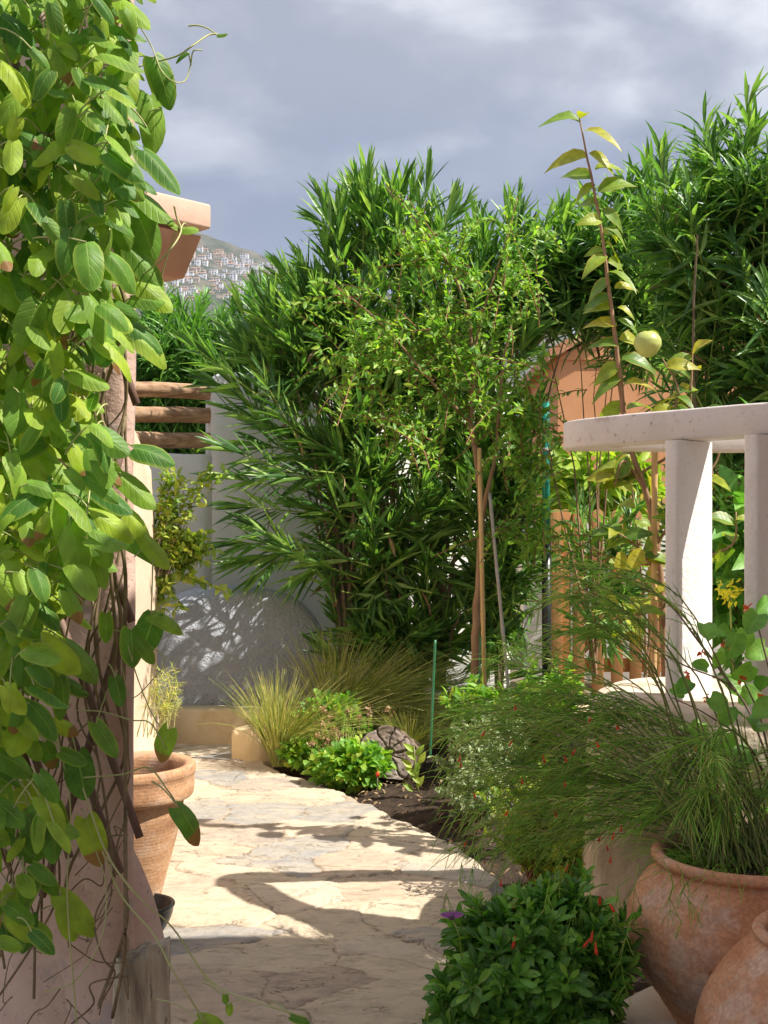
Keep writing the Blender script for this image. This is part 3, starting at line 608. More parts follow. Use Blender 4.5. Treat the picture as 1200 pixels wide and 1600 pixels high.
def rail_sweep():
    cl = crom(np.array([(2.5, 4.76, 0), (1.6, 4.745, 0), (1.0, 4.745, 0), (.82, 4.74, 0), (.768, 4.715, 0), (.765, 4.655, 0), (.80, 4.56, 0), (.93, 4.385, 0), (1.08, 4.235, 0), (1.275, 4.025, 0), (1.48, 3.89, 0), (1.75, 3.83, 0), (2.1, 3.83, 0), (2.5, 3.90, 0)], float), 10)[:, :2]
    T = nrm(np.gradient(cl, axis=0)); Nn = np.stack([-T[:, 1], T[:, 0]], -1); w = .068; z0, z1, r = 1.812, 1.918, .008
    prof = [(-w, z0+r), (-w, z1-r), (-w+r*.3, z1-r*.3), (-w+r, z1), (w-r, z1), (w-r*.3, z1-r*.3), (w, z1-r), (w, z0+r), (w-r*.3, z0+r*.3), (w-r, z0), (-w+r, z0), (-w+r*.3, z0+r*.3)]
    K = len(prof); n = len(cl); V = [(c[0]+m_[0]*o_, c[1]+m_[1]*o_, z+.003*math.sin(c[0]*7+c[1]*3)) for c, m_ in zip(cl, Nn) for o_, z in prof]
    mb = MB(); mb.add(V, [(i*K+j, (i+1)*K+j, (i+1)*K+(j+1) % K, i*K+(j+1) % K) for i in range(n-1) for j in range(K)])
    for e in (0, n-1):
        v = np.array(V[e*K:(e+1)*K]); mb.add(np.concatenate([v, v.mean(0)[None]]), None, [(j, (j+1) % K, K) for j in range(K)])
    return mb
flip_fix(rail_sweep().build('handrail', M['white_rail'], g))
def baluster(x, y, rz):
    V = []; w, t = .196, .060; ring = []; rr = .012
    for sx, sy in ((-1, -1), (1, -1), (1, 1), (-1, 1)):
        for k in range(3):
            a = math.atan2(sy, sx)-math.pi/4+k*math.pi/4; ring.append((sx*(w/2-rr)+math.cos(a)*rr, sy*(t/2-rr)+math.sin(a)*rr))
    # subdivide wide edges
    K = len(ring); n = 40
    for i in range(n):
        z = .90+i/(n-1)*.912
        for j, (a, b) in enumerate(ring):
            e = (fbm(np.array([j*.7+x*9]), np.array([z*9]), 3, 60)[0]-.5)*.012
            ca, sa = math.cos(rz), math.sin(rz); a2 = a*(1+e*4); b2 = b*(1+e*3); V.append((x+a2*ca-b2*sa, y+a2*sa+b2*ca, z))
    mb = MB(); mb.add(V, [(i*K+j, i*K+(j+1) % K, (i+1)*K+(j+1) % K, (i+1)*K+j) for i in range(n-1) for j in range(K)])
    return mb.build('baluster', M['white_bal'], g)
for a in ((1.062, 4.235), (1.262, 3.99), (1.62, 3.86), (1.72, 4.745)): baluster(*a, math.radians(38))
def drum():
    V = []; m = 96; prof = [(.58, -.05), (.575, .2), (.565, .4), (.56, .6), (.555, .70), (.55, .80), (.54, .86), (.515, .90), (.48, .918), (.38, .92), (.2, .92), (.0, .92)]
    prof2 = []
    for i in range(len(prof)-1):
        for t in np.linspace(0, 1, 5)[:-1]: prof2.append((prof[i][0]*(1-t)+prof[i+1][0]*t, prof[i][1]*(1-t)+prof[i+1][1]*t))
    prof2.append(prof[-1]); K = len(prof2)
    for r, z in prof2:
        for j in range(m):
            a = j/m*2*math.pi; e = (fbm(np.array([a*5]), np.array([z*7]), 3, 70)[0]-.5)*.045*min(1, r/.4)*(1 if z < .8 else .25)
            V.append((BC.x+math.cos(a)*(r+e), BC.y+math.sin(a)*(r+e), z))
    mb = MB()
    Q = np.array([(i*m+j, i*m+(j+1) % m, (i+1)*m+(j+1) % m, (i+1)*m+j) for i in range(K-1) for j in range(m)]); V = np.array(V)
    mb.add(V, Q)
    return mb.build('stone_base', M['drum'], g)
M['drum'] = solid_mat('plastered_stone_base', [(.50, .38, .26), (.66, .54, .41), (.72, .62, .50)], 5, .9, 1.0, 14, spots=[(6, .60, (.36, .27, .18)), (20, .68, (.25, .19, .13))], bdist=.012, bbig=5)
drum()
# unseen house block and slab, added on the right to shade the foreground
g = empty('shade_block', (4, .4, 0), 'unseen peach plastered block added right of the pots to shade the foreground', 'house')
mb = MB(); mb.box((4.2, -.10, 1.64), (4.0, 6.0, 3.28)); mb.build('wall', M['peach'], g, smooth=False)
mb = MB(); cp_ = [(.98, -3.2), (.98, 3.60), (2.45, 3.60), (2.8, 3.08), (6.4, 3.08), (6.4, -3.2)]  # slab outline shaped to shade the path and leave the balusters lit
n_ = 6; mb.add([(x, y, z) for z in (3.30, 3.42) for x, y in cp_], [(i, (i+1) % n_, n_+(i+1) % n_, n_+i) for i in range(n_)]+[(0, 3, 2, 1), (0, 5, 4, 3), (6, 7, 8, 9), (6, 9, 10, 11)])
flip_fix(mb.build('shade_canopy', M['peach2'], g, smooth=False))
# orange neighbour house beyond the hedge
g = empty('orange_house', (3.6, 14.5, 0), 'orange rendered house with clay tile roofs behind the oleanders', 'house')
a = P(872, 830, 13.5)
mb = MB(); mb.box((a.x+2.6, 15.0, 1.75), (5.2, 3.0, 3.5)); mb.build('wall', M['orange'], g, smooth=False)
mb = MB(); z = P(0, 540, 13.5).z
def gable(mb, x0, x1, y0, y1, z0, z1):
    ym = (x0+x1)/2; v = [(x0, y0, z0), (x1, y0, z0), (x1, y1, z0), (x0, y1, z0), (ym, y0, z1), (ym, y1, z1)]
    v2 = [(a_, b_, c_-.12) for a_, b_, c_ in v]; mb.add(v+v2, [(0, 4, 5, 3), (4, 1, 2, 5), (6, 9, 11, 10), (10, 11, 8, 7), (0, 6, 10, 4), (4, 10, 7, 1), (3, 5, 11, 9), (5, 2, 8, 11), (0, 3, 9, 6), (1, 7, 8, 2)])
gable(mb, a.x-.12, a.x+2.85, 13.38, 17, 3.50, 4.36); mb.build('roof', M['rooftile'], g, smooth=False)
mb = MB(); mb.add([(a.x-.02, 13.47, 3.4), (a.x+2.75, 13.47, 3.4), (a.x+1.365, 13.47, 4.2), (a.x-.02, 13.7, 3.4), (a.x+2.75, 13.7, 3.4), (a.x+1.365, 13.7, 4.2)], [(0, 1, 4, 3), (1, 2, 5, 4), (2, 0, 3, 5)], [(0, 2, 1), (3, 4, 5)]); mb.build('gable', M['orange'], g, smooth=False)
mb = MB(); mb.box((a.x+3.9, 16.2, 2.4), (2.8, 3, 4.8)); mb.build('upper_wall', M['orange'], g, smooth=False)
mb = MB(); gable(mb, a.x+2.3, a.x+5.6, 14.5, 18, 4.8, 5.5); mb.build('upper_roof', M['rooftile'], g, smooth=False)
mb = MB(); mb.box((a.x+3.7, 13.47, 2.3), (.9, .1, 1.0)); mb.build('window', M['hwin'], g, smooth=False)

# ---------------------------------------------------------------- gate, posts, stakes
g = empty('picket_gate', P(930, 1075, 10.2), 'orange stained wooden picket gate with rounded tops behind the sapling', 'gate')
def picket(x, y, z0, z1, w, t):
    m = MB(); pr = [(-w/2, z0), (w/2, z0), (w/2, z1-w*.45)]+[(w/2*math.cos(b), z1-w*.45+w*.45*math.sin(b)) for b in np.linspace(.3, math.pi-.3, 7)]+[(-w/2, z1-w*.45)]
    extrude_profile(m, [(x+p_, y, q_) for p_, q_ in pr], (0, 1, 0), t); return m
GD = 10.2; PZ = lambda py: H-(py-830)/F*GD; PXx = lambda px: (px-600)/F*GD
for px_, top in ((904, 797), (934, 796), (964, 797), (993, 797), (1022, 797)):
    flip_fix(picket(PXx(px_), GD-.01, .1, PZ(top), .098, .03).build('picket', M['picket'], g, smooth=False, bevel=.003))
for px_, dy in ((869, -.05), (884, .0)):
    flip_fix(picket(PXx(px_), GD+dy, -.1, PZ(796), .086, .07).build('post', M['picket'], g, smooth=False, bevel=.004))
for pz_, in ((876,), (1040,)):
    mb = MB(); mb.box((PXx(960), GD+.045, PZ(pz_)), (.86, .04, .115)); mb.build('crossbar', M['picket'], g, smooth=False, bevel=.004)
mb = MB()
pts = [(PXx(883+k*12), GD+.045, PZ(930+k*14)) for k in range(10)]; 
for (x0_, z0_), (x1_, z1_) in [((PXx(885), PZ(1030)), (PXx(1030), PZ(885)))]:
    extrude_profile(mb, [(x0_, GD+.043, z0_), (x1_, GD+.043, z1_), (x1_, GD+.043, z1_-.12), (x0_, GD+.043, z0_-.12)], (0, 1, 0), .035)
flip_fix(mb.build('brace', M['picket'], g, smooth=False))
g = empty('green_post', P(853, 1100, 8.5), 'teal painted round metal post with a black lower sleeve beside the small tree', 'post')
mb = MB(); x_ = P(853, 0, 8.5).x; tube(mb, [(x_, 8.5, P(0, 832, 8.5).z), (x_, 8.5, P(0, 628, 8.5).z)], .026, 20); mb.build('teal_tube', M['teal'], g)
mb = MB(); tube(mb, [(x_+.008, 8.5, 0), (x_+.004, 8.5, P(0, 832, 8.5).z)], .034, 20); mb.build('black_sleeve', M['black'], g)
mb = MB(); tube(mb, [(x_, 8.5, P(0, 706, 8.5).z), (x_, 8.5, P(0, 700, 8.5).z)], .03, 20); mb.build('clamp', M['greystake'], g)
def stake(pts, r, mat, label, cat='stake', name='stake', nodes=True):
    mb = MB(); p = np.array([list(q) for q in pts]); k = 24; t = np.linspace(0, 1, k)[:, None]; pp = p[0]*(1-t)+p[-1]*t
    rr = np.full(k, r)*(1+(.16*(np.arange(k) % 6 == 3) if nodes else 0)); tube(mb, pp, rr, 10)
    return tag(mb.build(name, mat, loc=p[0] if p[0][2] < p[-1][2] else p[-1]), label, cat)
stake([P(758, 1130, 7.75), P(749, 700, 7.75)], .0145, M['bamboo'], 'straight tan bamboo stake tied beside the small tree trunk', name='bamboo_stake')
stake([P(799, 1125, 7.6), P(765, 770, 7.8)], .011, M['greystake'], 'thin grey cane leaning left just right of the small tree trunk', name='cane')
stake([P(1021, 1150, 5.45), P(1023, 700, 5.45)], .0135, M['bamboo'], 'bamboo stake standing close left of the white baluster', name='bamboo_stake')
stake([P(672, 1185, 7.0), P(680, 1000, 7.0)], .0075, M['gstake'], 'thin green plastic plant stake above the cut log', name='plant_stake', nodes=False)
stake([P(748, 1105, 7.7), P(751, 995, 7.7)], .006, M['gstake'], 'thin green plastic plant stake between the small tree trunk and bamboo', name='plant_stake', nodes=False)

mb = MB(); mb.box((3.1, 12.1, .8), (3.4, .2, 1.6)); tag(mb.build('low_wall', M['white'], loc=(3.1, 12.1, 0), bevel=.02), 'low pale wall seen through the gaps of the picket gate', 'wall')
# ---------------------------------------------------------------- pots
def lathe(prof, c, m=72, wob=.002, seed=1):
    V = []; K = len(prof)
    for r, z in prof:
        for j in range(m): a = j/m*2*math.pi; rr = r*(1+wob*math.sin(a*2+seed)+wob*.7*math.sin(a*3+z*8)); V.append((c[0]+math.cos(a)*rr, c[1]+math.sin(a)*rr, c[2]+z))
    mb = MB(); mb.add(V, [(i*m+j, i*m+(j+1) % m, (i+1)*m+(j+1) % m, (i+1)*m+j) for i in range(K-1) for j in range(m)]); return mb
def smooth_prof(p, sm=5): return [tuple(q) for q in crom(np.array([(a, b, 0) for a, b in p], float), sm)[:, :2]]
c = Vector((-.985, 4.62, .03))
g = empty('flower_pot', c, 'tall tapered pale terracotta pot with a thick rim beside the pink pillar', 'pot')
lathe(smooth_prof([(.001, .0), (.10, .0), (.115, .01), (.15, .14), (.19, .29), (.215, .40), (.225, .462)]), c).build('body', M['clayL'], g)
lathe(smooth_prof([(.225, .455), (.240, .462), (.256, .472), (.262, .50), (.262, .54), (.268, .565), (.262, .588), (.245, .590), (.228, .583), (.215, .555), (.213, .48), (.212, .46)]), c).build('rim', M['clayL'], g)
lathe([(.001, .50), (.10, .505), (.214, .495)], c).build('soil', M['soil'], g)
c = Vector((-.895, 4.44, .03))
g = empty('bowl', c, 'small dark bowl on the paving behind the pink pillar foot', 'bowl')
lathe(smooth_prof([(.001, 0), (.07, 0), (.095, .02), (.12, .07), (.125, .105), (.118, .108), (.11, .09), (.09, .03), (.06, .014), (.001, .012)]), c).build('shell', M['black'], g)
lathe(smooth_prof([(.118, .098), (.128, .10), (.130, .110), (.122, .114), (.116, .108)]), c).build('lip', M['black'], g)
BP = Vector((P(1168, 0, 3.5).x, 3.5, .095))
g = empty('large_pot', BP, 'large round bellied terracotta pot holding the rush like plant', 'pot')
lathe(smooth_prof([(.001, 0), (.19, 0), (.215, .01), (.255, .07), (.315, .16), (.340, .25), (.335, .32), (.30, .39), (.262, .435), (.248, .45)]), BP).build('body', M['clayR'], g)
lathe(smooth_prof([(.248, .443), (.262, .452), (.272, .463), (.270, .478), (.256, .484), (.238, .476), (.228, .45), (.235, .38)]), BP).build('rim', M['clayR'], g)
lathe([(.001, .455), (.12, .45), (.233, .435)], BP).build('soil', M['soil'], g)
mb = MB(); aa = math.radians(-79)
tube(mb, [BP+Vector((math.cos(aa)*r, math.sin(aa)*r, z)) for r, z in ((.20, .47), (.245, .492), (.278, .478), (.276, .455), (.285, .43), (.305, .40), (.325, .37))], .0055, 8, sm=4)
mb.build('drip_hose', M['black'], g)
g2 = Vector((P(1318, 0, 2.95).x, 2.95, .0))
g = empty('second_pot', g2, 'terracotta pot with a smooth rounded shoulder in the bottom right corner', 'pot')
lathe(smooth_prof([(.001, 0), (.20, 0), (.25, .04), (.33, .14), (.353, .24), (.335, .335), (.28, .43), (.22, .49), (.19, .51)]), g2).build('body', M['clayR'], g)
lathe(smooth_prof([(.19, .503), (.205, .51), (.213, .522), (.20, .535), (.182, .522), (.18, .47)]), g2).build('rim', M['clayR'], g)
lathe([(.001, .47), (.1, .475), (.183, .47)], g2).build('soil', M['soil'], g)
# plinth stone under the large pot
V = []; m = 40
for (r, z) in ((.40, -.05), (.405, .03), (.40, .075), (.375, .095), (.2, .094), (.001, .094)):
    for j in range(m):
        a = j/m*2*math.pi; rr = r*(1+.06*math.sin(a*3+.5)+.04*math.sin(a*7)); V.append((BP.x+math.cos(a)*rr*.95, BP.y+math.sin(a)*rr*.8, z))
mb = MB(); mb.add(V, [(i*m+j, i*m+(j+1) % m, (i+1)*m+(j+1) % m, (i+1)*m+j) for i in range(5) for j in range(m)])
tag(mb.build('stone_slab', M['pale_stone'], loc=(BP.x, BP.y, 0)), 'flat pale stone slab under the large round pot', 'stone')

# ---------------------------------------------------------------- foliage
def whorl_leaves(mb, O, D, count, spacing, L, Wd, ang0, ang1, per=3, **k):
    """O (S,3) tips, D (S,3) shoot directions: leaves in whorls going back from the tip"""
    S_ = len(O); D = nrm(D); ref = rvec(S_); B1 = nrm(np.cross(D, ref)); B2 = np.cross(D, B1)
    pos = []; dr = []; nn = []; Ls = []
    for w in range(count):
        t = w/max(1, count-1); ang = (ang0*(1-t)+ang1*t)
        for q in range(per):
            a = q*2*math.pi/per+w*.9+RS.uniform(-.25, .25, S_)+RS.rand()*6
            rad = B1*np.cos(a)[:, None]+B2*np.sin(a)[:, None]; an = ang+RS.uniform(-.3, .3, S_)
            d = D*np.cos(an)[:, None]+rad*np.sin(an)[:, None]; n = D*np.sin(an)[:, None]-rad*np.cos(an)[:, None]
            keep = RS.rand(S_) < .93
            pos.append((O-D*(w*spacing)+RS.normal(0, .006, (S_, 3)))[keep]); dr.append(d[keep]); nn.append((n+RS.normal(0, .2, (S_, 3)))[keep])
            Ls.append((L*(.55+.5*min(1, (w+1)/2.5))*RS.uniform(.8, 1.15, S_))[keep])
    pos = np.concatenate(pos); Ls = np.concatenate(Ls)
    leaves(mb, pos, np.concatenate(dr), np.concatenate(nn), Ls, Ls*Wd, **k)
def sample_shell(ells, n, lo=.55):
    P_ = []; O_ = []; wts = np.array([e[2] for e in ells], float); wts /= wts.sum(); ch = RS.choice(len(ells), n, p=wts)
    for k in range(n):
        c_, r_, _ = ells[ch[k]]; v = rvec(1)[0]; s = RS.uniform(lo, 1)
        P_.append(np.array(c_)+v*np.array(r_)*s); O_.append(v)
    return np.array(P_), np.array(O_)
def ell(px, py, d, rx, ry, rd, w): c_ = P(px, py, d); return ((c_.x, c_.y, c_.z), (rx/F*d, rd, ry/F*d), w)
def oleander(label, base, ells, nshoot, L, mat, trunks, group, up=.9, sp=.055, cnt=9, extra=None, nb=None, br=1.0, bm='bark', stemr=.0045):
    g = empty('oleander', base, label, 'oleander', group)
    O, V = sample_shell(ells, nshoot)
    D = V*.75+A(0, 0, up)+RS.normal(0, .22, V.shape)
    low = np.clip((2.2-O[:, 2])/1.5, 0, 1)[:, None]; D = D*(1-low*.35)+A(0, 0, -.25)*low
    D = nrm(D); D = nrm(D+A(0, 0, 1)*np.clip((O[:, 2:]-2.8)/1.5, 0, 1)*.7)
    if extra is not None:
        O = np.concatenate([O, np.array([list(e[0]) for e in extra])]); D = nrm(np.concatenate([D, np.array([e[1] for e in extra], float)]))
    k = O[:, 2] > .25; O, D = O[k], D[k]
    mb = MB(); whorl_leaves(mb, O, D, cnt, sp, L, .105, .26, 1.0, 3, prof='lance', fold=.45, bend=RS.uniform(-.1, .4), droop=.12)
    mb.build('foliage', mat, g)
    kd = RS.permutation(len(O))[:len(O)//5]; md_ = MB(); leaves(md_, O[kd]-D[kd]*RS.uniform(.2, .6, (len(kd), 1)), rvec(len(kd))+A(0, 0, -.6), rvec(len(kd)), L*.75, L*.11, 'lance', bend=.6); md_.build('dry_leaves', M['dead'], g)
    mb = MB(); m = len(O); b = O-D*(sp*cnt*1.25); T = []
    t = np.linspace(0, 1, 4)[None, :, None]; tubes(mb, b[:, None]*(1-t)+O[:, None]*t, np.array([1.4, 1.2, 1, .5])*stemr, 5); mb.build('shoots', M['twig_y'], g)
    mb = MB(); tr = np.array([list(q) for q in trunks], float)
    # woody branches: from trunks (x,y on ground) up to the shoots
    sel = RS.permutation(m)[:min(m, nb or int(20*len(trunks)))]; t = np.linspace(0, 1, 7)[None, :, None]
    near = np.array([tr[np.argmin(np.abs(tr[:, 0]-b[i, 0])+RS.rand(len(tr))*.3)] for i in sel])
    mid = near*.45+b[sel]*.55; mid[:, 2] = b[sel][:, 2]*.55+near[:, 2]*.45+.25; mid[:, :2] = near[:, :2]*.62+b[sel][:, :2]*.38
    c3 = near[:, None]*(1-t)**2+2*mid[:, None]*t*(1-t)+b[sel][:, None]*t**2+RS.normal(0, .012, (len(sel), 7, 3))
    tubes(mb, c3, np.array([.020, .017, .014, .011, .009, .007, .005])*br, 6); mb.build('branches', M[bm], g)
    return g
GO = 'oleander shrubs of the hedge'
ex = []
for px_, py_, dx, dz in ((345, 745, -1, .15), (350, 700, -1, .35), (362, 848, -1, .05), (372, 880, -.9, -.2), (400, 900, -.6, -.5), (395, 820, -.8, .5), (372, 790, -1, .1), (430, 650, -.8, .5), (392, 690, -.9, .2), (415, 745, -1, .0),
                         (360, 640, -.9, .4), (330, 595, -.9, .5), (365, 600, -.6, .8), (300, 540, -.8, .6), (410, 590, -.5, .9), (440, 860, -.8, .3), (465, 905, -.6, -.3), (510, 900, -.2, .9), (470, 790, -.9, .2), (500, 1010, -.6, .5), (520, 1030, -.5, .7), (500, 700, -.8, .3), (450, 720, -.9, -.1)):
    q = P(px_, py_, 8.55+random.uniform(-.1, .2)); ex.append((q, (dx, -.25, dz)))
oleander('large dark green oleander standing before the tall white wall in the middle', P(640, 1090, 8.8).to_3d(),
    [ell(600, 450, 8.9, 190, 190, .5, 1.35), ell(500, 520, 8.85, 165, 120, .4, .8), ell(730, 480, 8.9, 140, 160, .5, .8), ell(600, 760, 8.85, 155, 240, .45, 1.5), ell(770, 800, 8.8, 95, 260, .42, 1.15), ell(550, 660, 8.8, 100, 120, .4, .3), ell(630, 985, 8.8, 130, 90, .4, .7), ell(600, 320, 8.9, 150, 60, .35, .3), ell(790, 400, 8.9, 90, 95, .35, .5)],
    480, .285, M['ole'], [P(540, 1075, 8.75), P(610, 1078, 8.8), P(690, 1078, 8.8), P(780, 1080, 8.8)], GO, extra=ex, cnt=9)
oleander('sunny lighter oleander beyond the wooden rails, left of the others', P(330, 1000, 10.9),
    [ell(320, 540, 10.9, 170, 95, .6, 1.2), ell(260, 560, 10.8, 120, 120, .5, 1), ell(440, 510, 10.9, 100, 80, .5, .8), ell(300, 640, 10.8, 150, 120, .4, .9)],
    300, .26, M['ole_far'], [P(260, 1000, 10.9), P(400, 1000, 10.9)], GO, cnt=9)
oleander('tall oleander rising behind the curved balustrade at the right edge', P(1120, 1050, 7.6),
    [ell(1110, 350, 7.6, 150, 150, .5, 1.1), ell(1190, 260, 7.5, 110, 110, .45, .8), ell(1130, 560, 7.6, 120, 190, .45, .75), ell(1230, 480, 7.4, 120, 230, .45, 1.0), ell(1150, 820, 7.5, 110, 160, .4, .9)],
    215, .285, M['ole'], [P(1090, 1060, 7.6), P(1150, 1060, 7.6), P(1240, 1060, 7.6)], GO, cnt=10, nb=26)
oleander('slender oleander behind the fruit sapling, between the small tree and the balustrade', P(960, 1050, 8.6),
    [ell(940, 400, 8.8, 100, 95, .4, 1.0), ell(1010, 340, 8.8, 70, 90, .4, .5), ell(875, 400, 8.9, 65, 85, .4, .8), ell(1000, 480, 8.7, 90, 80, .4, .45), ell(950, 880, 8.9, 75, 130, .3, .25)],
    165, .28, M['ole'], [P(930, 1060, 8.7), P(1010, 1060, 8.7)], GO, cnt=9, nb=8, br=.55, bm='bark_t')
# other hedge plants beyond the gate
def blob_plant(name, label, cat, base, ells, n, L, W, mat, prof='oval', stems=30, r=.004, smat='bark', lo=.3, group=None, bend=.4, up=.5, droop=.1, stem_z0=0, cols=3, fold=.35):
    g = empty(name, base, label, cat, group); O, V = sample_shell(ells, n, lo)
    mb = MB(); D = nrm(V+A(0, 0, up)*1.0+RS.normal(0, .6, V.shape)); Nn = nrm(A(.35, -.3, 1)+RS.normal(0, .55, V.shape))
    Ls = L*RS.uniform(.6, 1.2, n); leaves(mb, O, D, Nn, Ls, Ls*W, prof, bend=bend, droop=droop, cols=cols, fold=fold); mb.build('foliage', mat, g)
    if stems:
        mb = MB(); b = np.array(list(base)); e = O[RS.permutation(n)[:stems]]; t = np.linspace(0, 1, 6)[None, :, None]
        mid = (b+e)/2+RS.normal(0, .05, e.shape)*np.linalg.norm(e-b, axis=1)[:, None]; c3 = b*(1-t)**2+2*mid[:, None]*t*(1-t)+e[:, None]*t**2
        tubes(mb, c3, np.linspace(1.6, .5, 6)*r, 5); mb.build('stems', M[smat], g)
    return g
blob_plant('shrub', 'bright yellow green shrub lit by sun above the picket gate', 'shrub', P(930, 1000, 11.4), [ell(930, 745, 11.4, 75, 50, .4, 1), ell(890, 790, 11.4, 40, 40, .3, .5), ell(990, 780, 11.4, 50, 50, .3, .5)], 700, .24, .34, M['bright'])
blob_plant('shrub', 'dark leafy shrub filling the gap behind the white balusters', 'shrub', P(1180, 1000, 6.3), [ell(1150, 900, 6.3, 60, 170, .3, 1), ell(1220, 800, 6.3, 60, 200, .3, .6)], 420, .17, .5, M['round'])

# small tree with stakes
def small_tree():
    base = P(745, 1110, 7.85); g = empty('small_tree', base, 'slim young tree with tiny bright leaves and bare tan trunk before the oleander', 'tree')
    mb = MB(); fork = P(736, 660, 7.85)
    tube(mb, [base-Vector((0, 0, .1)), P(742, 1020, 7.85), P(748, 900, 7.85), P(752, 800, 7.87), P(745, 720, 7.86), fork], [.030, .026, .023, .022, .020, .019], 12, sm=5, wob=.003)
    tube(mb, [P(751, 815, 7.87), P(768, 740, 7.8), P(778, 690, 7.8), P(782, 600, 7.8), P(800, 500, 7.8)], [.015, .013, .012, .009, .006], 8, sm=4, wob=.003)
    tube(mb, [fork, P(700, 625, 7.8), P(660, 580, 7.7), P(600, 510, 7.6), P(528, 448, 7.5)], [.015, .011, .009, .007, .003], 8, sm=4)
    tube(mb, [fork, P(738, 560, 7.8), P(725, 470, 7.8), P(680, 380, 7.7), P(602, 292, 7.6)], [.016, .012, .010, .007, .003], 8, sm=4)
    tube(mb, [P(738, 560, 7.8), P(760, 470, 7.8), P(790, 380, 7.8), P(808, 310, 7.8)], [.010, .008, .006, .003], 8, sm=4)
    mb.build('trunk', M['bark_t'], g)
    E = [ell(640, 520, 7.8, 205, 160, .5, 1.3), ell(740, 560, 7.8, 130, 170, .5, 1.0), ell(570, 560, 7.6, 100, 90, .3, .6), ell(810, 420, 7.8, 60, 130, .3, .5), ell(815, 660, 7.8, 60, 150, .35, .9), ell(640, 660, 7.7, 130, 60, .3, .6), ell(680, 390, 7.7, 130, 90, .3, .6), ell(830, 830, 7.9, 32, 130, .3, .55)]
    O, V = sample_shell(E, 215, .15); D = nrm(V+A(0, 0, .35)+RS.normal(0, .4, V.shape))
    # explicit whips
    Oe = [P(530, 445, 7.5), P(603, 290, 7.6), P(808, 305, 7.8), P(585, 560, 7.5), P(550, 500, 7.5)]; De = [(-.9, -.2, .45), (-.75, -.1, .8), (.15, 0, 1), (-.8, 0, .3), (-.9, 0, .2)]
    O = np.concatenate([O, np.array([list(q) for q in Oe])]); D = nrm(np.concatenate([D, np.array(De, float)])); n = len(O)
    LEN = RS.uniform(.3, .75, n); K = 7; t = np.linspace(0, 1, K); b = O-D*LEN[:, None]
    pts = b[:, None]*(1-t)[None, :, None]+O[:, None]*t[None, :, None]; pts[:, :, 2] += (t*(1-t))[None]*LEN[:, None]*.4; pts += RS.normal(0, .006, pts.shape)
    mb = MB(); tubes(mb, pts, np.linspace(.0042, .0014, K), 4); mb.build('twigs', M['twig_r'], g)
    pos = []; dd = []
    for k in range(20):
        s = k/19*(K-1); i = min(K-2, int(s)); f = s-i; p0 = pts[:, i]*(1-f)+pts[:, i+1]*f; T = nrm(pts[:, i+1]-pts[:, i])
        for sg in (1, -1): r_ = nrm(np.cross(T, rvec(n))); pos.append(p0); dd.append(T*.7+r_*1.0+A(0, 0, .2))
    pos = np.concatenate(pos); dd = np.concatenate(dd); m = len(pos); kk = RS.rand(m) < .9; pos, dd = pos[kk], dd[kk]; m = len(pos)
    mb = MB(); Ls = RS.uniform(.032, .068, m); leaves(mb, pos, dd, nrm(A(.4, -.3, .8)+RS.normal(0, .5, (m, 3))), Ls, Ls*.42, 'small', bend=.4); mb.build('foliage', M['tree'], g)
small_tree()

